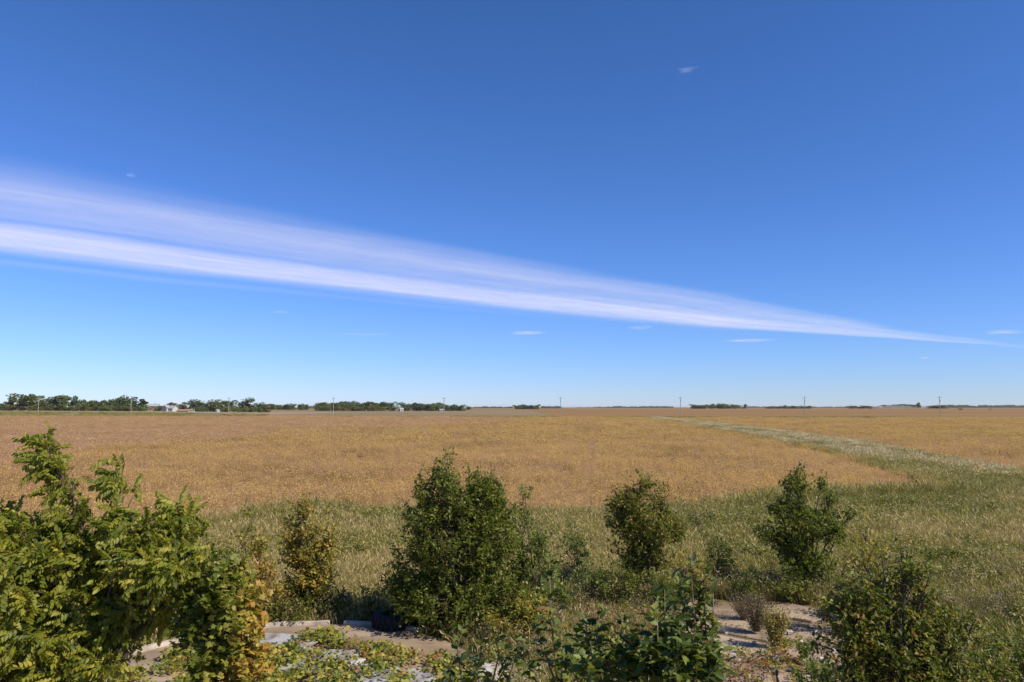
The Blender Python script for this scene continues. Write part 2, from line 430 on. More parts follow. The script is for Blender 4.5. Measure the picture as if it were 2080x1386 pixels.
# ------------------------------------------------------------------ scatter with geometry nodes
def proto_coll(name, meshes, mat):
    c = bpy.data.collections.new(name)   # not linked to the scene: source of instances only
    for i, me in enumerate(meshes):
        if not me.materials: me.materials.append(mat)
        o = bpy.data.objects.new(name, me); c.objects.link(o)
    return c
def scatter(name, pts, rotz, scale, coll, tilt=.08, kind='stuff', label=None, cat=None):
    me = bpy.data.meshes.new(name)
    n = len(pts)
    me.vertices.add(n); me.vertices.foreach_set('co', np.asarray(pts, np.float32).ravel())
    rot = np.stack([rng.normal(0, tilt, n), rng.normal(0, tilt, n), rotz], -1).astype(np.float32)
    a = me.attributes.new('rot', 'FLOAT_VECTOR', 'POINT'); a.data.foreach_set('vector', rot.ravel())
    a = me.attributes.new('scl', 'FLOAT_VECTOR', 'POINT')
    sc = np.asarray(scale, np.float32)
    if sc.ndim == 1: sc = np.repeat(sc[:, None], 3, 1)
    a.data.foreach_set('vector', sc.ravel())
    a = me.attributes.new('pick', 'INT', 'POINT'); a.data.foreach_set('value', rng.integers(0, len(coll.objects), n).astype(np.int32))
    me.update()
    o = link(name, me); o['kind'] = kind
    if label: o['label'] = label
    if cat: o['category'] = cat
    ng = bpy.data.node_groups.new(name, 'GeometryNodeTree')
    ng.interface.new_socket('Geometry', in_out='INPUT', socket_type='NodeSocketGeometry')
    ng.interface.new_socket('Geometry', in_out='OUTPUT', socket_type='NodeSocketGeometry')
    gi = ng.nodes.new('NodeGroupInput'); go = ng.nodes.new('NodeGroupOutput')
    mp = ng.nodes.new('GeometryNodeMeshToPoints')
    ip = ng.nodes.new('GeometryNodeInstanceOnPoints')
    ci = ng.nodes.new('GeometryNodeCollectionInfo'); ci.inputs['Collection'].default_value = coll
    ci.inputs['Separate Children'].default_value = True; ci.inputs['Reset Children'].default_value = True
    def attr(nm, dt):
        x = ng.nodes.new('GeometryNodeInputNamedAttribute'); x.data_type = dt; x.inputs['Name'].default_value = nm
        return [s for s in x.outputs if s.enabled and s.name == 'Attribute'][0]
    L = ng.links.new
    L(gi.outputs[0], mp.inputs['Mesh']); L(mp.outputs[0], ip.inputs['Points']); L(ci.outputs[0], ip.inputs['Instance'])
    ip.inputs['Pick Instance'].default_value = True
    L(attr('pick', 'INT'), ip.inputs['Instance Index'])
    e2r = ng.nodes.new('FunctionNodeEulerToRotation')
    L(attr('rot', 'FLOAT_VECTOR'), e2r.inputs[0]); L(e2r.outputs[0], ip.inputs['Rotation'])
    L(attr('scl', 'FLOAT_VECTOR'), ip.inputs['Scale'])
    L(ip.outputs[0], go.inputs[0])
    m = o.modifiers.new('scatter', 'NODES'); m.node_group = ng
    return o
def view_pts(d0, d1, dens, margin=.08, xlim=None):
    """random ground points inside the view wedge (a little wider)"""
    k = 1040 / F + margin
    n = int(k * (d1 ** 2 - d0 ** 2) * dens)
    y = np.sqrt(rng.uniform(d0 ** 2, d1 ** 2, n)); x = rng.uniform(-1, 1, n) * (k * y + 2)
    return np.stack([x, y], -1)

def blade_tuft(seed, n=22, h=(.35, .8), w=.012, spread=.22, lean=.35, head=0.0, base_t=.4, tj=.2, windx=-.15):
    r = np.random.default_rng(seed)
    V, T, ti = [], [], []
    for i in range(n):
        a = r.uniform(0, 6.28); rad = spread * math.sqrt(r.uniform()); bx, by = rad * math.cos(a), rad * math.sin(a)
        hh = r.uniform(*h); dx, dy = r.normal(0, lean) * hh + windx * hh, r.normal(0, lean) * hh
        t = r.uniform(0, 3.14); wx, wy = w * math.cos(t), w * math.sin(t)
        b = len(V)
        V += [(bx - wx, by - wy, 0), (bx + wx, by + wy, 0), (bx + dx * .35 - wx * .8, by + dy * .35 - wy * .8, hh * .6), (bx + dx * .35 + wx * .8, by + dy * .35 + wy * .8, hh * .6), (bx + dx, by + dy, hh * .97)]
        T += [(b, b + 1, b + 3), (b, b + 3, b + 2), (b + 2, b + 3, b + 4)]
        q = np.clip(base_t + r.normal(0, tj), 0, 1)
        ti += [q * .8, q * .8, q, q, min(1, q + .1)]
        if r.uniform() < head:
            b = len(V); s = w * 2.2
            V += [(bx + dx * .8, by + dy * .8, hh * .82), (bx + dx - s, by + dy, hh * .95), (bx + dx * 1.15, by + dy * 1.1, hh * 1.12), (bx + dx + s, by + dy + s * .5, hh * .95)]
            T += [(b, b + 2, b + 1), (b, b + 3, b + 2)]; ti += [min(1, q + .35)] * 4
    return tri_mesh('tuft', V, T, ti)
def leafy_clump(seed, n=40, h=.6, r0=.35, size=(.06, .1), tmpl=T_RHOMB, tm=.5, tj=.25, elong=1.0, stems=6, top_bias=.6, r1=None):
    r = np.random.default_rng(seed)
    a = r.uniform(0, 6.28, n); q = r0 * np.sqrt(r.uniform(0, 1, n))
    z = h * (r.uniform(0, 1, n) ** top_bias)
    pos = np.stack([q * np.cos(a), q * np.sin(a) * elong, z], -1)
    fw = np.stack([r.normal(0, 1, n), r.normal(0, 1, n), r.normal(-.1, .5, n)], -1)
    nr = np.stack([r.normal(0, .55, n), r.normal(0, .55, n), np.ones(n)], -1)
    p = [stamp(tmpl, pos, fw, nr, r.uniform(*size, n), np.clip(r.normal(tm, tj, n), 0, 1))]
    V, T, ti = [], [], []
    for i in range(stems):
        b = len(V); x, y = r.normal(0, r0 * .5), r.normal(0, r0 * .5 * elong); X, Y = x + r.normal(0, .1), y + r.normal(0, .1); hh = h * r.uniform(.7, 1.05)
        V += [(x - .006, y, 0), (x + .006, y, 0), (X, Y, hh)]; T += [(b, b + 1, b + 2)]; ti += [.35] * 3
    if V: p.append((np.array(V), np.array(T), np.array(ti)))
    return tri_mesh('clump', *join(p))

# soybeans
soy_c = proto_coll('soybean_plant', [leafy_clump(100 + i, n=46, h=.62, r0=.42, size=(.05, .10), tm=.52, tj=.27, elong=1.5, stems=10) for i in range(6)], MAT['soy'])
soy_far = proto_coll('soybean_row', [leafy_clump(120 + i, n=60, h=.62, r0=.9, size=(.10, .17), tm=.46, tj=.26, elong=1.6, stems=4) for i in range(5)], MAT['soy'])
bare_c = proto_coll('soybean_stalks', [leafy_clump(140 + i, n=60, h=.6, r0=.9, size=(.09, .16), tm=.5, tj=.2, elong=1.6, stems=6) for i in range(5)], MAT['soy_bare'])
bands = [(33, 62, 3.1, soy_c, 1.0), (62, 110, 1.7, soy_c, 1.25), (110, 190, .62, soy_far, 1.0), (190, 300, .33, soy_far, 1.3), (300, 470, .17, soy_far, 1.7)]
for d0, d1, dens, coll, sc in bands:
    p = view_pts(d0, d1, dens)
    q = p[:, 0] - .113 * p[:, 1]                     # rows run towards the vanishing point of the photo's drills
    rowd = .76
    if d1 <= 190: q = np.round(q / rowd) * rowd + rng.normal(0, .12, len(q))
    p[:, 0] = q + .113 * p[:, 1]
    w_ = p + np.stack([snoise(p, 3.5, 0), snoise(p, 3.5, 1)], -1) * np.where(p[:, 1:] < 130, 1.1, .5) + rng.normal(0, .35, p.shape)
    m = inpoly(w_[:, 0], w_[:, 1], left_poly) | inpoly(w_[:, 0], w_[:, 1], right_poly)
    track = (np.abs((p[:, 0] - .113 * p[:, 1] + 400) % 22 - 1.0) < .3) | (np.abs((p[:, 0] - .113 * p[:, 1] + 400) % 22 - 3.2) < .3)
    m &= ~(track & (rng.uniform(0, 1, len(p)) < .6)) & (snoise(p, 6, 2) + rng.normal(0, .4, len(p)) < 1.15)
    p = p[m]
    s = sc * rng.uniform(.75, 1.2, len(p))
    keep_ = rng.uniform(0, 1, len(p)) < .86
    p = p[keep_]; s = s[keep_]
    zsc = rng.uniform(.75, 1.15, len(p)) * (1 + .15 * snoise(p, 14))
    scl = np.stack([s, s, zsc], -1)
    ppx = 1040 + p[:, 0] / p[:, 1] * F; ppy = 827 + H / p[:, 1] * F
    bare = (ppy < np.interp(ppx, [0, 300, 700, 1000, 1060, 1061], [955, 905, 874, 860, 850, 0]) + 9 * snoise(p, 30, 1)) & (rng.uniform(0, 1, len(p)) < .85)
    rz_ = rng.uniform(-.3, .3, len(p)) + math.pi * rng.integers(0, 2, len(p))
    P3 = np.c_[p, np.full(len(p), .03)]
    scatter('soybean_crop', P3[~bare], rz_[~bare], scl[~bare], coll, label='ripe golden brown soybean crop filling the flat field', cat='crop', tilt=.05)
    if bare.sum():
        sb = scl[bare] * ([.55, .55, 1] if d1 <= 110 else [1, 1, 1])
        scatter('soybean_crop', P3[bare], rz_[bare], sb, bare_c, label='leafless pinkish brown soybean stalks on the left back part of the field', cat='crop', tilt=.05)

# ------------------------------------------------------------------ silo pad, slabs
PADC = G(1040, 1, 0) if False else np.array([-4.6, 15.4]); PADR = 4.35
pad = empty('silo_foundation', (PADC[0], PADC[1], 0))
tag(pad, 'round stained concrete silo floor with a pale raised rim, left of centre', 'foundation')
m = MB(); n = 72
rr = [0, 1.2, 2.4, 3.4, PADR - .16]
pts = [(0, 0, .15)]
for r_ in rr[1:]:
    for k in range(n):
        t = 2 * math.pi * k / n
        pts.append((r_ * math.cos(t), r_ * math.sin(t), .15 + .012 * math.sin(3 * t + r_)))
fc = [(0, 1 + k, 1 + (k + 1) % n) for k in range(n)]
for j in range(3):
    for k in range(n):
        a = 1 + j * n + k; b = 1 + j * n + (k + 1) % n
        fc.append((a, a + n, b + n, b))
m.poly(pts, fc); m.build('floor_slab', MAT['stained'], pad, smooth=True)
m = MB(); prof = [(PADR - .15, .12), (PADR - .14, .235), (PADR - .02, .24), (PADR, .22), (PADR + .02, -.05)]
q = len(prof)
def rim_piece(k0, k1):                      # the front and right of the rim are broken away
    ring = []; fc = []
    for k in range(k0, k1 + 1):
        t = 2 * math.pi * k / n; j_ = .02 * math.sin(7 * t) + .015 * math.sin(17 * t + 1) + random.uniform(-.008, .008)
        for (r_, z_) in prof: ring.append(((r_ + j_ * .5) * math.cos(t), (r_ + j_ * .5) * math.sin(t), z_ + j_ * (.6 if z_ > .15 else 0)))
    for k in range(k1 - k0):
        for j in range(q - 1):
            a = k * q + j; b = (k + 1) * q + j
            fc.append((a, a + 1, b + 1, b))
    fc += [tuple(range(q))[::-1], tuple(range((k1 - k0) * q, (k1 - k0 + 1) * q))]
    m = MB(); m.poly(ring, fc); m.build('rim', MAT['rim'], pad)
rim_piece(11, 17); rim_piece(18, 31); rim_piece(32, 45)

def slab_piece(poly, z, tilt, th=.16, seed=0):
    r = np.random.default_rng(seed)
    pts = []
    for i in range(len(poly)):
        a = np.array(poly[i]); b = np.array(poly[(i + 1) % len(poly)])
        nseg = max(2, int(np.linalg.norm(b - a) / .22))
        for k in range(nseg):
            p = a + (b - a) * k / nseg
            pts.append(p + r.normal(0, .018, 2))
    c = np.mean(pts, 0); n_ = len(pts)
    def zz(p): return z + (p[0] - c[0]) * tilt[0] + (p[1] - c[1]) * tilt[1]
    v = [(c[0], c[1], z)]
    inn = [c + (p - c) * .985 for p in pts]
    v += [(p[0], p[1], zz(p)) for p in inn] + [(p[0], p[1], zz(p) - .02) for p in pts] + [(p[0], p[1], z - th) for p in pts]
    f = []
    for k in range(n_):
        k2 = (k + 1) % n_
        f.append((0, 1 + k, 1 + k2))
        for L_ in range(2):
            a = 1 + L_ * n_ + k; b = 1 + L_ * n_ + k2
            f.append((a, a + n_, b + n_, b))
    return v, f
slabs = empty('concrete_floor', (7.3, 17.5, 0))
tag(slabs, 'cracked pale concrete floor with weeds in its joints, right of centre', 'concrete floor')
slab_px = [
    [(1395, 1222), (1500, 1232), (1562, 1262), (1560, 1301), (1380, 1262)],
    [(1350, 1268), (1560, 1308), (1566, 1345), (1330, 1330)],
    [(1512, 1232), (1610, 1228), (1700, 1245), (1730, 1262), (1650, 1262), (1570, 1250)],
    [(1585, 1262), (1655, 1270), (1740, 1290), (1730, 1312), (1640, 1308), (1568, 1292)],
    [(1570, 1300), (1730, 1322), (1730, 1350), (1572, 1340)],
    [(1320, 1338), (1560, 1352), (1580, 1405), (1300, 1400)],
    [(1575, 1348), (1760, 1360), (1800, 1420), (1590, 1410)],
]
for i, pp in enumerate(slab_px):
    poly = orient([G(*p, z=.06) for p in pp]); poly = [p - np.array([7.3, 17.5]) for p in poly]
    v, f = slab_piece(poly, .05 + .012 * (i % 3), (random.uniform(-.008, .008), random.uniform(-.01, .01)), seed=i)
    m = MB(); m.poly(v, f); m.build('slab', MAT['concrete'], slabs)
# small slab corner by the bottom centre
v, f = slab_piece(orient([G(*p, z=.1) for p in [(985, 1345), (1060, 1335), (1110, 1372), (1120, 1420), (970, 1420)]]), .12, (0, .01), seed=33)
m = MB(); m.poly(v, f); o = m.build('concrete_chunk', MAT['rim']); tag(o, 'pale broken concrete corner at the bottom edge beside the big-leaved stems', 'concrete')

# corrugated sheets on the pad
def corrugated(px, py, L_, W_, rz, z, label, bend, seed):
    g = G(px, py, z)
    nx, ny = int(W_ / .019), 9
    r = np.random.default_rng(seed); V = []
    for j in range(ny):
        y = (j / (ny - 1) - .5) * L_
        for i in range(nx + 1):
            x = (i / nx - .5) * W_
            V.append((x, y, .016 * math.sin(2 * math.pi * x / .076) + bend * (x * x * .25 + .15 * y * y) + .015 * math.sin(5 * y + x * 3)))
    T = []
    for j in range(ny - 1):
        for i in range(nx):
            a = j * (nx + 1) + i
            T += [(a, a + 1, a + nx + 2), (a, a + nx + 2, a + nx + 1)]
    o = link('corrugated_sheet', tri_mesh('corrugated_sheet', V, T, smooth=True), None, MAT['tin'])
    sd = o.modifiers.new('thick', 'SOLIDIFY'); sd.thickness = .003
    o.location = (g[0], g[1], z); o.rotation_euler = (random.uniform(-.03, .03), random.uniform(-.03, .03), rz)
    tag(o, label, 'metal sheet', 'corrugated metal sheets on the silo floor')
corrugated(552, 1300, 2.3, .95, 1.35, .24, 'bare white corrugated metal sheet beside the orange bush', .03, 1)
corrugated(610, 1345, 2.6, .95, 1.2, .27, 'corrugated metal sheet half hidden under yellow vine, below the bare one', .04, 2)
corrugated(705, 1338, 2.6, .95, 1.45, .22, 'corrugated metal sheet showing between yellow vines below the stained floor', .03, 3)
corrugated(780, 1378, 2.8, .95, 1.3, .26, 'corrugated metal sheet under vines near the bottom edge, middle of the row', .03, 4)
corrugated(890, 1372, 2.2, .95, 1.7, .2, 'corrugated metal sheet nearest the large-leaved stems', .03, 5)

r_ = np.random.default_rng(12); m = MB()
for k in range(170):
    if k < 70: c_ = G(r_.uniform(990, 1110), r_.uniform(1335, 1386), .08)
    else: c_ = G(r_.uniform(1390, 1720), r_.uniform(1235, 1380), .06)
    sz_ = r_.uniform(.015, .06) * (1.3 if k < 70 else 1); d_ = r_.normal(0, 1, (8, 3)) * .25
    base_ = np.array([(-1, -1, -.6), (1, -1, -.6), (1, 1, -.6), (-1, 1, -.6), (-1, -1, .6), (1, -1, .6), (1, 1, .6), (-1, 1, .6)]) + d_
    m.poly([tuple(np.array([c_[0], c_[1], .10]) + b_ * sz_) for b_ in base_], [(3, 2, 1, 0), (4, 5, 6, 7), (0, 1, 5, 4), (1, 2, 6, 5), (2, 3, 7, 6), (3, 0, 4, 7)])
o = m.build('rubble', MAT['rim']); tag(o, 'small pale stones and concrete crumbs lying on the broken slabs', 'rubble', kind='stuff')
# tyre
tp = G(800, 1272, .15)
tyre = empty('old_tyre', (tp[0], tp[1], .15)); tag(tyre, 'black tractor tyre lying flat in shade beside the dense central tree', 'tyre')
m = MB(); NT = 48; R_, w_ = .52, .17
prof = [(.30, .06), (.33, .02), (.45, 0), (.50, .03), (.52, .10), (.52, .24), (.50, .31), (.45, .34), (.33, .32), (.30, .28), (.31, .17)]
v = []; f = []
for k in range(NT):
    t = 2 * math.pi * k / NT
    for (r_, z_) in prof: v.append((r_ * math.cos(t), r_ * math.sin(t), z_))
q = len(prof)
for k in range(NT):
    for j in range(q):
        a = k * q + j; b = ((k + 1) % NT) * q + j; a2 = k * q + (j + 1) % q; b2 = ((k + 1) % NT) * q + (j + 1) % q
        f.append((a, b, b2, a2))
m.poly(v, f); m.build('carcass', MAT['rubber'], tyre, smooth=True)
m = MB()
for k in range(24):
    t = 2 * math.pi * k / 24
    for sgn in (0, 1):
        z0 = .03 + sgn * .15
        c, s = math.cos(t + sgn * .13), math.sin(t + sgn * .13); c2, s2 = math.cos(t + .1 + sgn * .13), math.sin(t + .1 + sgn * .13)
        m.poly([(.515 * c, .515 * s, z0), (.515 * c2, .515 * s2, z0), (.515 * c2, .515 * s2, z0 + .13), (.515 * c, .515 * s, z0 + .13),
                (.55 * c, .55 * s, z0), (.55 * c2, .55 * s2, z0), (.55 * c2, .55 * s2, z0 + .13), (.55 * c, .55 * s, z0 + .13)],
               [(4, 5, 6, 7), (0, 1, 5, 4), (1, 2, 6, 5), (2, 3, 7, 6), (3, 0, 4, 7)])
m.build('tread', MAT['rubber'], tyre)

# ------------------------------------------------------------------ grasses
def scat_grass(name, p, dens_keep, coll, s_lo, s_hi, label, cat, tilt=.08, z=0.0):
    p = p[dens_keep]
    s = rng.uniform(s_lo, s_hi, len(p))
    scatter(name, np.c_[p, np.full(len(p), z)], rng.uniform(0, 6.28, len(p)), s, coll, label=label, cat=cat, tilt=tilt)
green_c = proto_coll('green_grass_tuft', [blade_tuft(i, n=34, h=(.14, .42), w=.009, spread=.27, base_t=.42, tj=.25, lean=.5, head=.1) for i in range(6)], MAT['gr_green'])
dry_c = proto_coll('dry_grass_tuft', [blade_tuft(20 + i, n=34, h=(.16, .50), w=.006, spread=.3, base_t=.42, tj=.28, lean=.4, head=.2) for i in range(6)], MAT['gr_dry'])
straw_c = proto_coll('straw_tuft', [blade_tuft(30 + i, n=34, h=(.22, .62), w=.008, spread=.28, base_t=.5, tj=.22, lean=.3, head=.4) for i in range(5)], MAT['gr_straw'])
yel_c = proto_coll('yellow_grass_tuft', [blade_tuft(40 + i, n=30, h=(.3, .65), w=.008, spread=.3, base_t=.5, tj=.2, lean=.35, head=.4) for i in range(5)], MAT['gr_yellow'])
weed_c = proto_coll('brown_weed', [leafy_clump(60 + i, n=70, h=.85, r0=.26, size=(.035, .075), tm=.55, tj=.3, stems=14, top_bias=.75) for i in range(6)], MAT['gr_weed'])
herb_c = proto_coll('green_herb', [leafy_clump(80 + i, n=50, h=.45, r0=.26, size=(.06, .11), tm=.4, tj=.2, stems=8) for i in range(5)], MAT['gr_green'])

def on_hard(p, grow=0.0):
    h = np.hypot(p[:, 0] - PADC[0], p[:, 1] - PADC[1]) < PADR + .05 - grow
    h |= inpoly(p[:, 0], p[:, 1], [G(*q) for q in [(1350, 1212), (1500, 1222), (1600, 1222), (1700, 1240), (1770, 1262), (1800, 1420), (1900, 1700), (1200, 1700), (1290, 1330)]])
    return h
in_field = lambda p: inpoly(p[:, 0], p[:, 1], left_poly) | inpoly(p[:, 0], p[:, 1], right_poly)
parts = []
for d0, d1, dens, k in [(11, 30, 24, 1.0), (30, 60, 13, 1.15), (60, 110, 5, 1.5), (110, 220, 1.4, 2.2), (220, 420, .35, 3.4)]:
    p = view_pts(d0, d1, dens)
    ok = ~in_field(p) & ~on_hard(p) & (road_s(p[:, 0], p[:, 1]) < -1) & (p[:, 1] < 66 + rng.normal(0, 1.5, len(p)))
    p = p[ok]
    parts.append((p, np.full(len(p), k)))
gp = np.concatenate([a for a, _ in parts]); gk = np.concatenate([b for _, b in parts])
n1 = snoise(gp, 5.5, 0) + .5 * snoise(gp, 1.8, 1)
# straw-coloured to the left of the central tree, greener to the right; the lane has two pale wheel bands
ang = gp[:, 0] / gp[:, 1]
dryness = .30 * np.clip(-(ang) / .3, -1, 1) + .2
near_edge = snoise(gp, 9, 2)
dist_edge = np.full(len(gp), 99.)
E = [G(*p) for p in edge_px]
for i in range(len(E) - 1):
    a, b = E[i], E[i + 1]; d = b - a; L2 = d @ d
    t = np.clip(((gp - a) @ d) / L2, 0, 1); dist_edge = np.minimum(dist_edge, np.hypot(*((gp - a - t[:, None] * d).T)))
lane_c = [(np.array(G(*lane_l[i])) + np.array(G(*lane_r[j]))) / 2 for i, j in ((7, 0), (6, 1), (5, 2), (4, 2), (3, 3), (2, 4), (1, 5), (0, 6))]
lane_d = np.full(len(gp), 99.)
for i in range(len(lane_c) - 1):
    a, b = lane_c[i], lane_c[i + 1]; d = b - a; L2 = d @ d
    t = np.clip(((gp - a) @ d) / L2, 0, 1); lane_d = np.minimum(lane_d, np.hypot(*((gp - a - t[:, None] * d).T)))
in_lane = (gp[:, 1] > 62)
wheel = in_lane & ((np.abs(lane_d - 2.2) < 1.0) | (lane_d > 4.4))
u = rng.uniform(-.5, .5, len(gp))
isyel = (~in_lane) & (ang > .28) & (dist_edge < 4.5 + 2 * near_edge) & (u < .3)
isyel |= (~in_lane) & (ang < -.2) & (dist_edge < 2.0) & (u < 0)
drymask = ((dryness + .55 * n1 + u * .8) > .22) & ~isyel & ~in_lane | (wheel & (u < .35)) | (in_lane & (n1 + u > .45))
short = np.where(gp[:, 1] < 14, .5, 1.0)
def sc_of(mask, lo, hi): return gk[mask] * short[mask] * rng.uniform(lo, hi, mask.sum())
def place(name, mask, coll, lo, hi, label, cat, zs=1.0):
    q = gp[mask]; s = sc_of(mask, lo, hi)
    z = np.minimum(s, 1.5) * zs
    scatter(name, np.c_[q, np.zeros(len(q))], rng.uniform(0, 6.28, len(q)), np.stack([s, s, z], -1), coll, label=label, cat=cat)
gm = ~drymask & ~isyel
herb = gm & (snoise(gp, 1.6, 2) > .45) & (gp[:, 1] < 120)
place('yellow_grass', isyel, yel_c, .8, 1.2, 'yellow green rank grass along the edge of the bean field', 'grass')
place('dry_grass', drymask, dry_c, .7, 1.15, 'straw coloured dry grass between the yard and the field', 'grass')
place('green_grass', gm & ~herb, green_c, .7, 1.2, 'green grass of the meadow strip in front of the field', 'grass')
place('green_weeds', herb, herb_c, .7, 1.2, 'patches of broad-leaved green weeds among the grass', 'weeds')
# the lane: pale seeding grass, greener towards its near-field edge, patchy in the middle
lp_ = np.concatenate([view_pts(58, 120, 4.5), view_pts(120, 240, 1.6), view_pts(240, 420, .7)])
lane_poly = [np.array(G(*q)) for q in lane_l] + [np.array(G(*q)) for q in lane_r]
lp_ = lp_[inpoly(lp_[:, 0], lp_[:, 1], lane_poly) | (~in_field(lp_) & (lp_[:, 1] > 64) & (lp_[:, 1] < 400) & (road_s(lp_[:, 0], lp_[:, 1]) < -3))]
def poly_dist(p, line):
    d_ = np.full(len(p), 99.)
    for i in range(len(line) - 1):
        a, b = line[i], line[i + 1]; d = b - a
        t = np.clip(((p - a) @ d) / (d @ d), 0, 1); d_ = np.minimum(d_, np.hypot(*((p - a - t[:, None] * d).T)))
    return d_
dl_ = poly_dist(lp_, [np.array(G(*q)) for q in lane_l]); 
dr_ = poly_dist(lp_, [np.array(G(*q)) for q in lane_r])
kk = np.interp(lp_[:, 1], [58, 120, 240, 420], [1.5, 2.0, 2.8, 4.0])
patch = snoise(lp_ * [1, .35], 5, 0) + .6 * snoise(lp_ * [1, .5], 2.2, 1) + rng.normal(0, .25, len(lp_))
lg = (((dl_ < 1.5) & (patch > -.5)) | ((patch > .3) & (dl_ > 1.5))) & ~((dr_ < 1.6) & (dl_ > 1.2) & (patch < .9))
for nm, mk, cl, lb, zz in (('lane_grass', ~lg, straw_c, 'pale straw grass of the lane crossing between the two bean fields', .75), ('lane_grass', lg, green_c, 'green grass along the edge of the lane between the bean fields', 1.0)):
    q = lp_[mk]; s_ = kk[mk] * rng.uniform(.7, 1.15, mk.sum())
    scatter(nm, np.c_[q, np.zeros(len(q))], rng.uniform(0, 6.28, len(q)), np.stack([s_, s_, np.minimum(s_, 1.6) * zz], -1), cl, label=lb, cat='grass')
# tall brown weeds round the pads
wp = view_pts(14, 27, 15)
e1 = np.hypot(wp[:, 0] - PADC[0], wp[:, 1] - PADC[1]) - PADR
wpx = 1040 + wp[:, 0] / wp[:, 1] * F * CP
band = (wp[:, 1] > 21.2) & (wp[:, 1] < 24.2) & (wpx > 1130) & (wpx < 1760)
m1 = ((e1 > .1) & (e1 < 1.6) & (wp[:, 1] > 17.5)) | band | ((wpx > 1040) & (wpx < 1400) & (wp[:, 1] > 15) & (wp[:, 1] < 21) & (snoise(wp, 1.0, 1) > .1)) | ((wpx > 1700) & (snoise(wp, 1.6, 0) > .35))
m1 &= ~on_hard(wp)
wq = view_pts(27, 46, 3.0); wq = wq[(wq[:, 0] / wq[:, 1] > .05) & (snoise(wq, 3.2, 0) + rng.normal(0, .3, len(wq)) > .75) & ~in_field(wq)]
q = np.concatenate([wp[m1], wq])
scatter('tall_weeds', np.c_[q, np.zeros(len(q))], rng.uniform(0, 6.28, len(q)), rng.uniform(.45, .95, len(q)), weed_c, label='tall brown seeding weeds around the edges of the concrete', cat='weeds', tilt=.12)
# grass bank and verge beyond the crop
bp = view_pts(390, 520, .7)
s_ = road_s(bp[:, 0], bp[:, 1])
mb = (s_ > -3) & (s_ < np.where(bp[:, 0] < xm, 30, 7)) & (snoise(bp, 25, 1) > -.4)
q = bp[mb]
scatter('verge_grass', np.c_[q, terrain(q[:, 0], q[:, 1]) - .1], rng.uniform(0, 6.28, len(q)), np.stack([np.full(len(q), 4.), np.full(len(q), 3.), rng.uniform(1.8, 3.2, len(q))], -1), green_c,
        label='rough green grass along the far roadside bank', cat='grass')

# ------------------------------------------------------------------ vines on the pad and ground covers
vine_c = proto_coll('vine_sprig', [leafy_clump(200 + i, n=26, h=.15, r0=.22, size=(.055, .10), tmpl=T_LOBED, tm=.5, tj=.25, stems=3, top_bias=.6) for i in range(6)], MAT['lf_vine'])
red_c = proto_coll('red_vine_sprig', [leafy_clump(220 + i, n=26, h=.16, r0=.24, size=(.04, .075), tmpl=T_LOBED, tm=.5, tj=.3, stems=5) for i in range(5)], MAT['lf_red'])
def px_scatter(name, poly, dens, coll, lo, hi, label, cat, thr=-.2, nscale=.5, z=.15, k=0):
    pl = np.array([G(*p) for p in poly]); mn, mx = pl.min(0), pl.max(0)
    n_ = int(np.prod(mx - mn) * dens); p = rng.uniform(mn, mx, (n_, 2))
    p = p[inpoly(p[:, 0], p[:, 1], pl)]; p = p[snoise(p, nscale, k) > thr]
    return p, scatter(name, np.c_[p, np.full(len(p), z)], rng.uniform(0, 6.28, len(p)), rng.uniform(lo, hi, len(p)), coll, label=label, cat=cat, tilt=.25)
px_scatter('vine_mat', [(440, 1345), (520, 1352), (590, 1340), (625, 1308), (700, 1308), (730, 1335), (860, 1355), (930, 1365), (960, 1385), (1010, 1440), (420, 1440)], 26, vine_c, .7, 1.25,
           'yellow green vine creeping over the metal sheets at the bottom', 'vine', thr=-.2, nscale=.4, z=.24)
px_scatter('vine_mat', [(250, 1372), (400, 1335), (470, 1330), (480, 1440), (200, 1440)], 20, vine_c, .7, 1.2,
           'green and yellow vine over the left part of the silo floor', 'vine', thr=-.1, nscale=.5, z=.2)
px_scatter('vine_mat', [(560, 1330), (640, 1300), (1000, 1385), (1000, 1400), (560, 1400)], 5, red_c, .7, 1.2, 'dry reddish vine runners under the yellow leaves', 'vine', z=.2, thr=-.3)
px_scatter('ground_cover', [(1190, 1215), (1350, 1225), (1360, 1290), (1180, 1290)], 22, red_c, .8, 1.3, 'yellow and rust coloured creeper between the central tree and the slabs', 'vine', thr=-.4, z=.05)
px_scatter('ground_cover', [(1440, 1345), (1560, 1340), (1700, 1330), (1760, 1400), (1720, 1440), (1420, 1440)], 13, red_c, .6, 1.1, 'sparse rusty creeper growing over the slabs at the bottom', 'vine', thr=.15, nscale=.35, z=.07, k=1)
px_scatter('ground_cover', [(1440, 1345), (1560, 1320), (1640, 1300), (1700, 1330), (1760, 1400), (1720, 1440), (1420, 1440)], 9, vine_c, .5, .9, 'small green creeper plants scattered over the slabs', 'vine', thr=.2, nscale=.4, z=.07, k=2)
jp = [(1545, 1262), (1585, 1262), (1590, 1300), (1585, 1345), (1545, 1345), (1545, 1310)]
jl = np.array([G(*p) for p in jp]); jq = rng.uniform(jl.min(0), jl.max(0), (400, 2)); jq = jq[inpoly(jq[:, 0], jq[:, 1], jl)][:70]
scatter('joint_weeds', np.c_[jq, np.zeros(len(jq))], rng.uniform(0, 6.28, len(jq)), rng.uniform(.15, .35, len(jq)), weed_c, label='low brown weeds filling the joint between the slabs', cat='weeds')
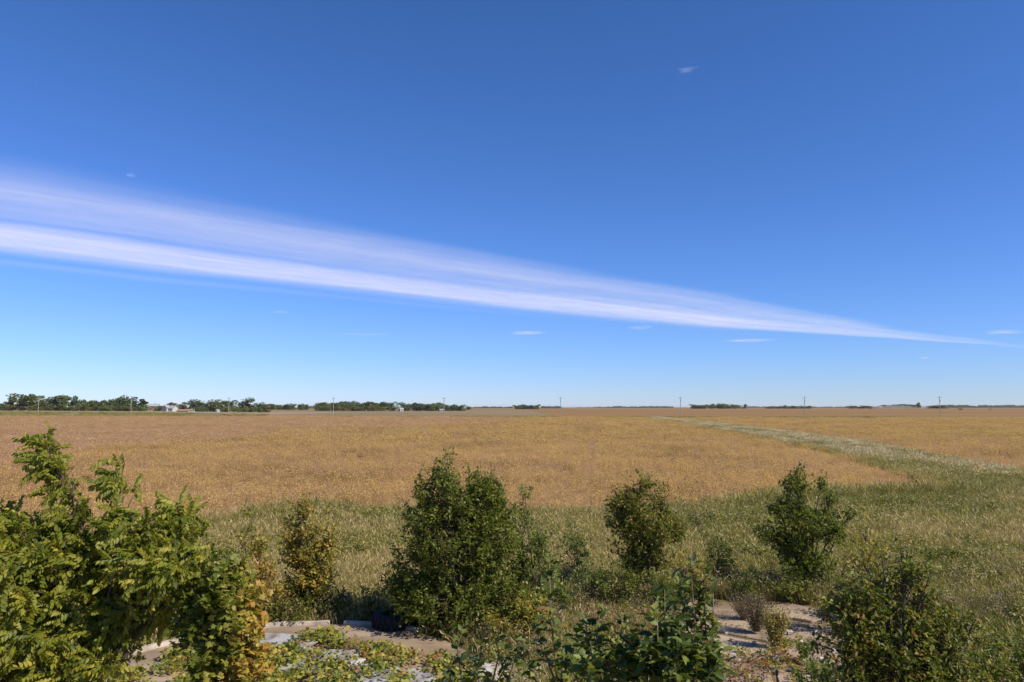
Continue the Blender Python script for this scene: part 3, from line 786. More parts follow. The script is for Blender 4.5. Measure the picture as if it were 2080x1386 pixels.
# litter of dry stems in slab joints
lit_c = proto_coll('dead_leaf_litter', [leafy_clump(240 + i, n=30, h=.03, r0=.2, size=(.03, .07), tm=.45, tj=.25, stems=0) for i in range(3)], MAT['gr_weed'])
px_scatter('leaf_litter', [(1400, 1230), (1500, 1228), (1700, 1240), (1740, 1360), (1500, 1360), (1350, 1290)], 15, lit_c, .6, 1.2, 'dead stems and leaf litter lying in the slab joints', 'litter', thr=.0, nscale=.5, z=.055, k=1)

# ------------------------------------------------------------------ trees and shrubs of the yard
def grow(seed, base, lobes, ntw, twig=.45, lpt=9, size=.08, tmpl=T_RHOMB, tm=.45, tj=.18, wind=(-.15, 0, 0), gap=-.35, gscale=.45, trunk_r=.05, stems=1, up=.5, top_t=0.0, droop=.2, fill=.42, wob=.06):
    """lobes: (centre xyz, radii xyz). Limbs run from the base into every lobe, twigs off the limbs, leaves along the twigs."""
    r = np.random.default_rng(seed)
    base = np.array(base, float)
    cs = np.array([l[0] for l in lobes], float); rs = np.array([l[1] for l in lobes], float)
    wt = rs.prod(1) ** .8; wt /= wt.sum()
    k = r.choice(len(lobes), ntw * 2, p=wt)
    d = unit(r.normal(size=(ntw * 2, 3))) * (r.uniform(0, 1, (ntw * 2, 1)) ** fill)
    p = cs[k] + d * rs[k]
    keep = snoise(p + seed * 1.7, gscale, 1) > gap
    p, d, k = p[keep][:ntw], d[keep][:ntw], k[keep][:ntw]
    p[:, 2] = np.maximum(p[:, 2], .15)
    n_ = len(p)
    dirs = unit(d * .8 + np.array([0, 0, up]) + np.array(wind) + r.normal(0, .35, (n_, 3)))
    wood = MB(); limbs = []
    for i, (c, rd) in enumerate(zip(cs, rs)):
        b = base + np.array([r.normal(0, .06 * stems), r.normal(0, .06 * stems), 0])
        top = c + np.array([r.normal(0, .05), r.normal(0, .05), rd[2] * .8])
        mid1 = b + (c - b) * .35 + np.array([r.normal(0, wob), r.normal(0, wob), .15]); mid1[:2] = b[:2] + (mid1[:2] - b[:2]) * .6
        mid2 = b + (c - b) * .75 + np.array([r.normal(0, wob), r.normal(0, wob), .05])
        pl = [b, mid1, mid2, c, top]
        L_ = top[2]; rad = trunk_r * (.6 + .4 * rd[0] / rs[:, 0].max())
        wood.tube(pl, [rad, rad * .75, rad * .5, rad * .33, .004], 7)
        q = []
        for a in range(4):
            for t in np.linspace(0, 1, 6): q.append(np.array(pl[a]) * (1 - t) + np.array(pl[a + 1]) * t)
        limbs.append(np.array(q))
    tw = MB()
    for i in range(n_):
        if i % 3: continue
        q = limbs[k[i]]; tgt = p[i] - dirs[i] * twig * .5
        dd = np.linalg.norm(q - (tgt - np.array([0, 0, .35])), axis=1); a = q[int(dd.argmin())]
        mid = (a + tgt) / 2 + r.normal(0, .05, 3) + np.array([0, 0, .05])
        tw.tube([a, mid, tgt, tgt + dirs[i] * twig], [.010, .007, .005, .002], 3, cap=False)
    t = r.uniform(0, 1, (n_, lpt)) ** .8
    start = (p - dirs * twig * .5)[:, None, :]
    lp = start + dirs[:, None, :] * (t[..., None] * twig * r.uniform(.7, 1.2, (n_, 1, 1))) + r.normal(0, .02, (n_, lpt, 3))
    lp = lp.reshape(-1, 3); nl = len(lp)
    lf = unit(np.repeat(dirs, lpt, 0) * .5 + unit(r.normal(size=(nl, 3))) * .9 + np.array(wind) * 1.5 + np.array([0, 0, -droop]))
    nr = unit(np.array([0, 0, 1.0]) + r.normal(0, .55, (nl, 3)))
    ztop = lp[:, 2].max(); z0 = lp[:, 2].min()
    tint = np.clip(tm + r.normal(0, tj, nl) + np.repeat(r.normal(0, tj * .6, n_), lpt) + top_t * (lp[:, 2] - z0) / (ztop - z0), 0, 1)
    sz = size * r.uniform(.65, 1.25, nl)
    return wood, tw, lp, lf, nr, sz, tint

def finish_tree(name, base, label, cat, g, tmpl, leafmat, barkmat='bark', leaf_parts=0, variants=None, group=None, twigmat='twig'):
    wood, tw, lp, lf, nr, sz, tint = g
    root = empty(name, (base[0], base[1], 0)); tag(root, label, cat, group)
    off = np.array([base[0], base[1], 0])
    def shift(mb): mb.v = [(a - off[0], b - off[1], c) for a, b, c in mb.v]
    shift(wood); shift(tw)
    wood.build('trunk', MAT[barkmat], root, smooth=True)
    if tw.v:
        o = tw.build('twigs', MAT[twigmat], root); o['kind'] = 'stuff'
    idx = np.arange(len(lp)); near_i = np.zeros(0, int)
    if leaf_parts:
        pxx = 1040 + lp[:, 0] / lp[:, 1] * F; pyy = 827 + (H - lp[:, 2]) / lp[:, 1] * F
        vis = (pxx > -15) & (pxx < 2095) & (pyy < 1400)
        # the leaves that show largest: nearest, in view, big
        score = np.where(vis, sz / np.linalg.norm(lp - [0, 0, H], axis=1), 0)
        near_i = np.argsort(-score)[:leaf_parts]
        near_i = near_i[score[near_i] > 0]
        idx = np.setdiff1d(idx, near_i)
        protos = []
        tv = variants or [(tmpl[0], tmpl[1], None)]
        for q in range(10):
            V, T, ti = tv[q % len(tv)]
            base_t = np.linspace(.05, .95, 10)[q]
            tt = np.full(len(V), base_t) + (ti if ti is not None and len(ti) == len(V) else 0)
            me = tri_mesh('leaf', V, T, np.clip(tt, 0, 1)); me.materials.append(MAT[leafmat]); protos.append(me)
        fw = unit(lf); sd = unit(np.cross(fw, nr)); up = np.cross(sd, fw)
        for i in near_i:
            me = protos[int(np.clip(tint[i], 0, .999) * 10)]
            o = bpy.data.objects.new('leaf', me); C.objects.link(o); o.parent = root
            m4 = Matrix(((sd[i][0] * sz[i], fw[i][0] * sz[i], up[i][0] * sz[i], lp[i][0] - off[0]),
                         (sd[i][1] * sz[i], fw[i][1] * sz[i], up[i][1] * sz[i], lp[i][1] - off[1]),
                         (sd[i][2] * sz[i], fw[i][2] * sz[i], up[i][2] * sz[i], lp[i][2]), (0, 0, 0, 1)))
            o.matrix_local = m4
    if len(idx):
        if variants:
            ps = []
            for q, (V, T, ti) in enumerate(variants):
                ii = idx[q::len(variants)]
                a, b, c = stamp((V, T), lp[ii], lf[ii], nr[ii], sz[ii], tint[ii])
                c = np.clip(c + np.tile(ti, len(ii)), 0, 1); ps.append((a, b, c))
            V, T, ti = join(ps)
        else:
            V, T, ti = stamp(tmpl, lp[idx], lf[idx], nr[idx], sz[idx], tint[idx])
        o = link('crown', tri_mesh('crown', V - off, T, ti), root, MAT[leafmat])
        if leaf_parts: o['kind'] = 'stuff'
    return root

def lobes_px(D, L_, depth=1.0, dd=0.0):
    """(px, py, rpx, rpy[, dy]) at distance D -> world ellipsoids"""
    out = []
    for l in L_:
        c = P(l[0], l[1], D + (l[4] if len(l) > 4 else 0)); k_ = D / F
        out.append((c, (l[2] * k_, l[2] * k_ * depth, l[3] * k_)))
    return out

# 1 the big pinnate-leaved tree on the left
D1 = 11.5
comp = [compound(300 + i, pairs=5, leaflet=.34, droop=1.25, tmpl=T_OVATE) for i in range(8)]
L1 = lobes_px(D1, [(100, 902, 17, 26), (118, 940, 28, 28), (142, 984, 36, 32), (170, 1040, 40, 34), (150, 1080, 60, 30, .2), (236, 962, 15, 18), (248, 985, 24, 24), (262, 1025, 28, 28), (270, 1070, 40, 34, -.2), (358, 1036, 18, 18), (372, 1070, 28, 24), (352, 1100, 46, 34),
                   (60, 1075, 40, 26, -.3), (-10, 1070, 46, 34), (50, 1125, 90, 40, -.4), (215, 1125, 85, 50, .3), (320, 1145, 82, 48, -.2), (410, 1160, 34, 36), (140, 1190, 115, 60, .2), (300, 1215, 80, 45, .3), (20, 1200, 90, 70, -.5),
                   (-60, 1130, 80, 90), (150, 1350, 90, 34, -.3), (80, 1285, 110, 52, -.2), (230, 1262, 75, 38, .2), (60, 1360, 90, 36)], depth=1.1)
b1 = P(150, 1386, D1)[:2]
g1 = grow(1, (b1[0], b1[1], 0), L1, 2700, twig=.26, lpt=3, size=.265, wind=(-.42, .03, .0), gap=-.16, gscale=.34, trunk_r=.032, stems=2, up=.35, tm=.44, tj=.17, droop=.15, wob=.1)
finish_tree('ash_tree', b1, 'large bushy green tree with feathery drooping leaves at the left edge', 'tree', g1, None, 'lf_ash', 'bark', leaf_parts=300, variants=comp)

# 2 yellow-orange shrub beside it
D2 = 11.2
L2 = lobes_px(D2, [(455, 1170, 40, 40), (470, 1225, 55, 50), (485, 1290, 50, 55), (450, 1350, 60, 55), (405, 1290, 45, 60), (395, 1220, 35, 40), (500, 1350, 40, 50)], depth=1.2)
b2 = P(460, 1386, D2)[:2]
g2 = grow(2, (b2[0], b2[1], 0), L2, 900, twig=.3, lpt=8, size=.085, tmpl=T_LOBED, tm=.36, tj=.22, gap=-.5, trunk_r=.03, stems=3, wind=(-.2, 0, 0))
# foliage turns from green on the left stems to orange on the right ones
px_ = 1040 + g2[2][:, 0] / g2[2][:, 1] * F
g2 = g2[:6] + (np.clip(g2[6] + (px_ - 455) / 170 + (1.9 - g2[2][:, 2]) * .12, 0, 1),)
finish_tree('autumn_shrub', b2, 'yellow and orange leaved shrub next to the big left tree', 'shrub', g2, T_LOBED, 'lf_orange', leaf_parts=300)

# 3 thin sapling
D3 = 19.6
b3 = P(535, 1250, D3)[:2]
L3 = lobes_px(D3, [(506, 1045, 9, 16), (512, 1075, 13, 12), (488, 1090, 24, 9), (525, 1110, 20, 22), (535, 1160, 26, 26), (545, 1210, 34, 24), (520, 1225, 30, 18)])
g3 = grow(3, (b3[0], b3[1], 0), L3, 260, twig=.25, lpt=8, size=.10, tm=.45, tj=.25, gap=-.6, trunk_r=.02)
g3 = g3[:6] + (np.clip(g3[6] + .45 - (g3[2][:, 2]) * .22, 0, 1),)
finish_tree('sapling', b3, 'thin sparse sapling left of the small yellowing tree', 'tree', g3, T_RHOMB, 'lf_yellowing')

# 4 small yellowing tree
D4 = 20.6
b4 = P(632, 1245, D4)[:2]
L4 = lobes_px(D4, [(618, 1040, 22, 26), (605, 1075, 36, 30), (645, 1085, 34, 34), (665, 1100, 20, 30), (598, 1125, 32, 30), (640, 1135, 42, 34), (630, 1180, 48, 34), (600, 1200, 34, 26), (660, 1190, 24, 28)])
g4 = grow(4, (b4[0], b4[1], 0), L4, 950, twig=.36, lpt=8, size=.10, tm=.52, tj=.25, gap=-.35, gscale=.35, trunk_r=.035, stems=1)
finish_tree('yellowing_tree', b4, 'small round tree with yellow and brown leaves standing behind the silo floor', 'tree', g4, T_RHOMB, 'lf_yellowing')

# 5 dense central tree
D5 = 19.3
b5 = P(930, 1300, D5)[:2]
L5 = lobes_px(D5, [(908, 955, 34, 28), (900, 995, 58, 40), (970, 990, 44, 32), (955, 1040, 92, 55), (872, 1040, 58, 45), (1010, 1025, 34, 40), (935, 1100, 112, 62), (865, 1140, 66, 60), (995, 1130, 66, 60),
                   (925, 1210, 120, 55), (845, 1215, 60, 48), (1000, 1215, 75, 60), (930, 1270, 90, 40), (808, 1180, 34, 26), (842, 1005, 26, 18), (1000, 975, 22, 18)], depth=.95)
g5 = grow(5, (b5[0], b5[1], 0), L5, 3600, twig=.42, lpt=10, size=.095, tm=.5, tj=.22, gap=-.38, gscale=.4, trunk_r=.055, stems=3, top_t=.08)
finish_tree('dense_tree', b5, 'tallest dense dark green tree in the centre, beside the round silo floor', 'tree', g5, T_RHOMB, 'lf_dark')

# 5b pale shrub right of it
D6 = 19.8
b6 = P(1075, 1300, D6)[:2]
L6 = lobes_px(D6, [(1068, 1020, 20, 26), (1062, 1070, 36, 34), (1098, 1095, 32, 40), (1060, 1130, 42, 36), (1100, 1160, 40, 34), (1050, 1190, 40, 36), (1090, 1210, 30, 20), (1040, 1250, 40, 40)], depth=1)
g6 = grow(6, (b6[0], b6[1], 0), L6, 640, twig=.35, lpt=9, size=.088, tm=.5, tj=.22, gap=-.3, gscale=.35, trunk_r=.03, stems=2)
g6 = g6[:6] + (np.clip(g6[6] + np.where(g6[2][:, 2] < 1.5, .22, 0), 0, 1),)
finish_tree('pale_shrub', b6, 'loose paler green shrub growing against the right side of the central tree', 'shrub', g6, T_RHOMB, 'lf_pale')

# 6 round tree
D7 = 23.2
b7 = P(1308, 1200, D7)[:2]
L7 = lobes_px(D7, [(1300, 985, 30, 22), (1290, 1020, 52, 34), (1350, 1015, 34, 30), (1275, 1060, 42, 36), (1330, 1070, 60, 42), (1285, 1110, 44, 34), (1340, 1120, 46, 36), (1300, 1150, 34, 24), (1372, 1080, 20, 30), (1262, 1015, 22, 16)])
g7 = grow(7, (b7[0], b7[1], 0), L7, 1350, twig=.42, lpt=9, size=.10, tm=.36, tj=.22, gap=-.3, gscale=.4, trunk_r=.04, stems=2, top_t=.2)
finish_tree('round_tree', b7, 'round-crowned young tree with several thin trunks and russet tips, right of centre', 'tree', g7, T_RHOMB, 'lf_mixed')

# 7 conical open tree
D8 = 23.4
b8 = P(1645, 1195, D8)[:2]
L8 = lobes_px(D8, [(1622, 950, 14, 16), (1618, 985, 30, 22), (1668, 985, 12, 18), (1630, 1025, 46, 26), (1680, 1020, 22, 20), (1585, 1035, 26, 14), (1650, 1060, 62, 26), (1570, 1085, 34, 18), (1610, 1100, 50, 26), (1690, 1085, 34, 22), (1725, 1045, 14, 12), (1640, 1140, 56, 26), (1660, 1170, 36, 16)])
g8 = grow(8, (b8[0], b8[1], 0), L8, 1150, twig=.42, lpt=9, size=.105, tm=.5, tj=.18, gap=-.3, gscale=.35, trunk_r=.04, stems=2)
finish_tree('open_tree', b8, 'open pointed young tree on twin stems behind the pale slabs', 'tree', g8, T_RHOMB, 'lf_dark')

# 8 bottom right shrub
D9 = 11.3
b9 = P(1820, 1386, D9)[:2]
L9 = lobes_px(D9, [(1792, 1138, 20, 22), (1830, 1118, 9, 16), (1702, 1215, 20, 22), (1978, 1262, 18, 20), (1890, 1165, 14, 18), (1745, 1150, 14, 20), (1765, 1180, 44, 24), (1835, 1165, 34, 22), (1865, 1195, 30, 26), (1800, 1215, 70, 36), (1740, 1245, 60, 40), (1860, 1255, 60, 40), (1930, 1255, 34, 26), (1720, 1310, 60, 40), (1800, 1300, 80, 46), (1900, 1315, 70, 44), (1965, 1310, 30, 26), (1740, 1375, 70, 40), (1850, 1380, 100, 46), (1950, 1375, 50, 36)], depth=1.1)
g9 = grow(9, (b9[0], b9[1], 0), L9, 1750, twig=.36, lpt=7, size=.08, tmpl=T_OVATE, tm=.48, tj=.28, gap=-.25, gscale=.28, trunk_r=.035, stems=4)
finish_tree('russet_shrub', b9, 'broad dark shrub with russet tinged leaves in the bottom right corner', 'shrub', g9, T_OVATE, 'lf_mixed', leaf_parts=300)

# small saplings in the grass
for (px, py, hpx, w, D, lab, mt, sd, n_) in [
    (1452, 1165, 70, 30, 24.0, 'low dark green sapling between the round tree and the open tree', 'lf_dark', 31, 130),
    (1165, 1150, 85, 36, 25.0, 'low green bush in the grass left of the round tree', 'lf_pale', 32, 150),
    (1215, 1200, 70, 60, 22.0, 'tangled low bramble at the foot of the round tree, on its left', 'lf_pale', 33, 190),
    (1400, 1190, 80, 34, 22.5, 'low yellow green bush at the right foot of the round tree', 'lf_yellowing', 34, 130),
    (2055, 1350, 60, 50, 15.2, 'dark leafy seedling at the right edge of the meadow', 'lf_dark', 35, 110),
    (1750, 1170, 120, 46, 19.0, 'tall yellow green weed bush behind the bottom right shrub', 'lf_yellowing', 36, 220),
    (770, 1245, 60, 36, 20.4, 'small shaded bush behind the tyre', 'lf_dark', 37, 120),
    (590, 1255, 60, 50, 19.9, 'low brownish bramble under the small yellowing tree', 'lf_mixed', 38, 170),
    (1020, 1300, 60, 44, 18.2, 'yellowing bramble at the foot of the central tree, right side', 'lf_orange', 41, 210),
    (1075, 1265, 70, 44, 18.6, 'orange and yellow leaved bramble under the pale shrub', 'lf_orange', 42, 240),
    (1120, 1235, 70, 40, 21.0, 'low olive bramble between the pale shrub and the round tree', 'lf_pale', 43, 190),
    (1265, 1225, 70, 44, 21.6, 'bramble tangle left of the trunks of the round tree', 'lf_mixed', 44, 190),
    (1345, 1225, 70, 44, 21.4, 'olive bramble tangle right of the trunks of the round tree', 'lf_pale', 45, 190),
    (1505, 1205, 46, 40, 22.6, 'low dark herb clump behind the left part of the slabs', 'lf_dark', 46, 120),
    (1600, 1215, 46, 50, 22.4, 'low russet herb clump at the foot of the open tree', 'lf_mixed', 47, 150),
    (1710, 1240, 60, 44, 20.6, 'yellow green bramble right of the open tree base', 'lf_pale', 48, 190),
    (680, 1248, 50, 44, 20.5, 'dark bramble between the small yellowing tree and the tyre', 'lf_mixed', 49, 150),
    (1985, 1375, 70, 50, 14.0, 'russet bramble at the right foot of the bottom right shrub', 'lf_mixed', 40, 200),
    (1960, 1180, 22, 30, 30.0, 'small green weed clump in the right meadow', 'lf_pale', 28, 70),
    (1640, 1385, 50, 44, 15.0, 'low yellow green seedling on the slabs next to the bottom right shrub', 'lf_pale', 39, 90)]:
    b = P(px, py, D)[:2]
    b = np.array([(px - 1040) / F * D * .997, D])
    ztop = P(px, py - hpx, D)[2]
    zc = max(ztop * .55, .25)
    k_ = D / F
    L_ = [((b[0], b[1], zc), (w * k_, w * k_, max(ztop - zc, .15))), ((b[0] + .2 * w * k_, b[1], zc * .6), (w * k_ * .9, w * k_ * .8, zc * .5))]
    g = grow(sd, (b[0], b[1], 0), L_, n_, twig=.25, lpt=8, size=.09, tm=.45, tj=.22, gap=-.4, gscale=.25, trunk_r=.012, stems=2)
    finish_tree('low_bush', b, lab, 'bush', g, T_RHOMB, mt)

# ------------------------------------------------------------------ large-leaved shoots at the bottom
def shoots(name, label, D, sh, seed, size=.13, per=14, leafmat='lf_big', width=1.0, limit=300):
    """sh: (px base, px top, py top, dy)"""
    r = np.random.default_rng(seed)
    wood = MB(); LP, LF, NR, SZ, TI = [], [], [], [], []
    bx = np.mean([P(s[0], 1386, D)[0] for s in sh]); base = np.array([bx, D])
    for (p0, p1, pyt, dy) in sh:
        a = np.array([bx + (P(p0, 1386, D)[0] - bx) * .6, D + dy * .4, 0.]); t = P(p1, pyt, D + dy)
        low = P(p0, 1386, D + dy * .8)
        pl = [a, a * .5 + low * .5 + np.array([0, 0, 0.]), low, low * .5 + t * .5 + np.array([r.normal(0, .03), 0, .02]), t]
        wood.tube(pl, [.016, .013, .010, .007, .003], 6)
        L_ = np.linalg.norm(t - low) + .5
        nl = max(5, int(per * L_ / .9))
        for i in range(nl):
            u = (i + .3) / nl
            u = 1 - u ** 1.15                       # denser towards the tip
            q = low + (t - low) * u if u >= 0 else low
            if u > .5: q = pl[3] + (t - pl[3]) * (u - .5) * 2
            else: q = low - np.array([0, 0, .5]) * (0) + (pl[3] - low) * u * 2
            az = i * 2.4 + r.normal(0, .3)
            f = np.array([math.cos(az), math.sin(az), .35 + r.normal(0, .5) + (u - .5) * .8]); q = q + r.normal(0, .03, 3)
            LP.append(q); LF.append(f); NR.append(np.array([-math.cos(az) * .6 + r.normal(0, .5), -math.sin(az) * .6 + r.normal(0, .5), 1.])); SZ.append(size * r.uniform(.5, 1.3) * (1 - .25 * u)); TI.append(np.clip(r.normal(.46, .25), 0, 1))
    g = (wood, MB(), np.array(LP), np.array(LF), np.array(NR), np.array(SZ), np.array(TI))
    finish_tree(name, base, label, 'shrub', g, T_WIDE if width > 1 else T_OVATE, leafmat, 'shoot', leaf_parts=limit)
_w = T_OVATE[0].copy(); _w[:, 0] *= 1.25
_w[1:6, 2] *= 1.5; _w[3, 2] = -.22
T_WIDE = (_w, T_OVATE[1])
shoots('tall_shoot', 'single upright stem with large dark leaves standing before the central tree', 7.2,
       [(1132, 1115, 1140, 0), (1128, 1085, 1270, .1), (1140, 1145, 1300, -.1), (1090, 1065, 1300, .1)], 51, size=.14, per=22, width=2)
shoots('low_leafy_shrub', 'low large-leaved shoots left of the tall stem at the bottom edge', 7.6,
       [(940, 930, 1285, 0), (960, 985, 1300, .1), (1000, 1010, 1290, -.1), (1030, 1050, 1320, 0), (975, 950, 1335, -.2), (915, 905, 1345, 0), (1010, 1030, 1345, 0)], 52, size=.13, per=24)
big = [(1180 + 21 * i, 1170 + 23 * i + random.uniform(-8, 8), t, random.uniform(-.5, .5)) for i, t in enumerate([1285, 1262, 1250, 1300, 1245, 1290, 1270, 1300, 1278, 1262, 1310, 1300, 1330])]
big += [(1175 + 20 * i, 1170 + 21 * i, 1330 + random.uniform(-25, 15), random.uniform(-.7, .1)) for i in range(14)]
shoots('large_leaved_bush', 'dense bush of large glossy leaves at the bottom, right of the tall stem', 7.0, big, 53, size=.14, per=34, width=2)
shoots('pale_topped_shoot', 'upright shoot with pale upturned leaves above the large-leaved bush', 6.6,
       [(1365, 1350, 1185, 0), (1380, 1362, 1225, .1), (1340, 1335, 1240, -.1), (1370, 1330, 1275, .1), (1385, 1375, 1265, 0)], 54, size=.16, per=28)
shoots('narrow_leaved_shoots', 'cluster of narrow-leaved shoots in front of the pale slabs', 8.6,
       [(1425, 1395, 1150, 0), (1430, 1412, 1138, .1), (1440, 1428, 1150, 0), (1420, 1405, 1175, -.1), (1450, 1440, 1235, .1), (1460, 1455, 1265, -.1), (1400, 1385, 1200, .2), (1415, 1378, 1165, .1), (1435, 1420, 1190, 0), (1445, 1448, 1175, -.1), (1405, 1370, 1235, 0)], 55, size=.145, per=26)
shoots('edge_shoots', 'leafy shoots with yellowing leaves at the right end of the large-leaved bush', 7.4,
       [(1440, 1440, 1300, 0), (1450, 1462, 1325, .1), (1430, 1430, 1330, -.1), (1465, 1470, 1350, .1)], 56, size=.135, per=26, width=2)

# bushy clumps on the slabs
def stem_clump(name, label, px, py, D, hpx, wpx, n, mat_name, seed, leaf=.03):
    r = np.random.default_rng(seed)
    b = np.array([(px - 1040) / F * D, D]); k_ = D / F
    root = empty(name, (b[0], b[1], .1)); tag(root, label, 'plant')
    hh = hpx * k_; ww = wpx * k_
    wood = MB(); LP, LF, NR = [], [], []
    for i in range(n):
        a = r.uniform(0, 6.28); q = math.sqrt(r.uniform())
        t = np.array([math.cos(a) * q * ww, math.sin(a) * q * ww * .7, hh * r.uniform(.7, 1.05) * (1 - .25 * q)])
        s = t * np.array([.2, .2, 0])
        wood.tube([s, s * .4 + t * .55 * np.array([.8, .8, 1]), t], [.005, .004, .002], 3, cap=False)
        for u in np.linspace(.15, 1, 14):
            LP.append(s + (t - s) * u + r.normal(0, .012, 3)); LF.append(r.normal(0, 1, 3) + [0, 0, .6]); NR.append(r.normal(0, 1, 3))
    wood.build('stems', MAT['shoot'], root)
    LP = np.array(LP); V, T, ti = stamp(T_RHOMB, LP, np.array(LF), np.array(NR), leaf * r.uniform(.7, 1.5, len(LP)), np.clip(r.normal(.6, .2, len(LP)), 0, 1))
    link('foliage', tri_mesh('foliage', V, T, ti), root, MAT[mat_name])
MAT['lf_golden'] = foliage('leaf_golden', [(0, (.22, .19, .04)), (.5, (.42, .32, .07)), (1, (.52, .42, .12))], .3)
stem_clump('golden_weed', 'upright golden yellow weed clump growing from the slab joint', 1560, 1308, 18.0, 88, 30, 150, 'lf_golden', 61, leaf=.04)
stem_clump('grey_weed', 'bushy green and buff weed just left of the golden clump', 1522, 1275, 19.2, 80, 40, 130, 'gr_weed', 62, leaf=.035)
stem_clump('grey_weed', 'buff seeding weed heads at the back edge of the slabs', 1500, 1240, 20.4, 60, 40, 110, 'gr_weed', 63, leaf=.03)
stem_clump('small_seedling', 'small leafy seedling on the slab right of the golden clump', 1615, 1330, 17.1, 42, 24, 26, 'lf_pale', 64, leaf=.06)

# ------------------------------------------------------------------ utility poles
pole_lab = ['pale utility pole in front of the far left wood', 'utility pole before the tall blue-green tree, second from the left',
            'utility pole in front of the farmstead trees', 'utility pole before the middle tree belt, next to its left end', 'utility pole at the right end of the middle tree belt',
            'utility pole against open sky near the centre of the horizon', 'utility pole just right of the far end of the grassy lane',
            'utility pole beside the low wood, second from the right', 'utility pole beside the dust cloud, rightmost']
pole_px = [85, 272, 469, 680, 903, 1138, 1380, 1630, 1903]
def make_pole():
    r = empty('utility_pole')
    m = MB(); m.tube([(0, 0, -.3), (0, 0, 5.5), (0, 0, 11.3)], [.20, .17, .13], 8); m.build('pole', MAT['pole'], r)
    m = MB(); m.box(-1.2, 1.2, -.17, -.05, 10.35, 10.5); m.build('crossarm', MAT['pole'], r)
    m = MB(); m.tube([(0.2, -.25, 8.4), (0.2, -.25, 9.3)], [.18, .18], 8); m.build('transformer', MAT['steel'], r)
    for x in (-1.05, .55, 1.05):
        m = MB(); m.tube([(x, -.11, 10.5), (x, -.11, 10.62), (x, -.11, 10.75)], [.03, .07, .04], 6); m.build('insulator', MAT['white'], r)
    return r
pr0 = make_pole()
def copy_tree(o, parent=None):
    c = o.copy(); C.objects.link(c); c.parent = parent
    for ch in o.children: copy_tree(ch, c)
    return c
poles = [pr0] + [copy_tree(pr0) for _ in pole_px[1:]]
for i, (px, o) in enumerate(zip(pole_px, poles)):
    u_ = (px - 1040) / F / CP
    y = 430 / (1 + .157 * u_)
    x = u_ * y
    o.location = (x, y, float(terrain(x, y))); o.rotation_euler = (random.uniform(-.006, .006), random.uniform(-.006, .006), -.155)
    tag(o, pole_lab[i], 'utility pole', 'utility poles along the far road')

# ------------------------------------------------------------------ distant trees
def far_tree_mesh(seed, kind):
    r = np.random.default_rng(seed)
    # unit height 1, crown of clumps
    if kind == 'round': cl = [(r.normal(0, .15), r.normal(0, .15), z, r.uniform(.14, .23)) for z in np.linspace(.1, .84, 15)]
    elif kind == 'tall': cl = [(r.normal(0, .07), r.normal(0, .07), z, .15 * (1.15 - z) + .05) for z in np.linspace(.15, .93, 11)]
    elif kind == 'low': cl = [(r.normal(0, .3), r.normal(0, .2), r.uniform(.15, .75), r.uniform(.16, .26)) for _ in range(13)]
    else: cl = [(r.normal(0, .2), r.normal(0, .2), r.uniform(.2, .9), r.uniform(.09, .17)) for _ in range(18)]
    ps, fs, ns, ti, sz = [], [], [], [], []
    for (x, y, z, q) in cl:
        n_ = 70; d = unit(r.normal(size=(n_, 3))); rad = q * r.uniform(.55, 1.08, (n_, 1))
        p = np.array([x, y, z]) + d * rad * [1, 1, .85]; p[:, 2] = np.clip(p[:, 2], .02, 1.02)
        ps.append(p); fs.append(r.normal(size=(n_, 3))); ns.append(unit(d + r.normal(0, .5, (n_, 3)))); ti.append(np.clip(.45 + r.normal(0, .12) + r.normal(0, .2, n_), 0, 1)); sz.append(r.uniform(.05, .10, n_))
    p = np.concatenate(ps)
    return tri_mesh('crown', *stamp((T_RHOMB[0] * [1.6, 1, 1] - [0, .5, 0], T_RHOMB[1]), p, np.concatenate(fs), np.concatenate(ns), np.concatenate(sz), np.concatenate(ti)))
def trunk_mesh():
    m = MB(); m.tube([(0, 0, -.03), (0, 0, .3), (.02, 0, .7)], [.022, .016, .006], 6)
    m.tube([(0, 0, .25), (.15, .02, .6)], [.012, .004], 5); m.tube([(0, 0, .3), (-.14, -.03, .62)], [.012, .004], 5)
    me = bpy.data.meshes.new('trunk'); me.from_pydata(m.v, [], m.f); me.materials.append(MAT['bark']); return me
TM = trunk_mesh()
FT = {}
for kind in ('round', 'tall', 'low', 'airy'):
    for mt in ('far_leaf', 'far_leaf_dark', 'far_leaf_gold'):
        ms = []
        for q in range(3):
            me = far_tree_mesh(hash((kind == 'round', q)) % 1000 + {'round': 1, 'tall': 2, 'low': 3, 'airy': 4}[kind] * 50 + q * 7, kind) if mt == 'far_leaf' else FT[(kind, 'far_leaf')][q].copy()
            me.materials.clear(); me.materials.append(MAT[mt]); ms.append(me)
        FT[(kind, mt)] = ms
far_r = np.random.default_rng(5)
def far_tree(px, D, top_py, wpx, kind, mt, label, group=None, name='distant_tree'):
    u_ = (px - 1040) / F / CP
    x, y = u_ * D, D; z = float(terrain(x, y))
    ztop = P(px, top_py, D)[2]; h = max(ztop - z, 1.5)
    r = empty(name, (x, y, z), far_r.uniform(0, 6.28))
    tag(r, label, 'tree', group)
    basew = {'round': .62, 'tall': .36, 'low': 1.0, 'airy': .75}[kind]
    w = wpx * D / F; sx = w / basew
    for nm, me in (('trunk', TM), ('crown', FT[(kind, mt)][int(far_r.integers(0, 3))])):
        o = link(nm, me, r)
        o.scale = (sx, sx, h)
    return r
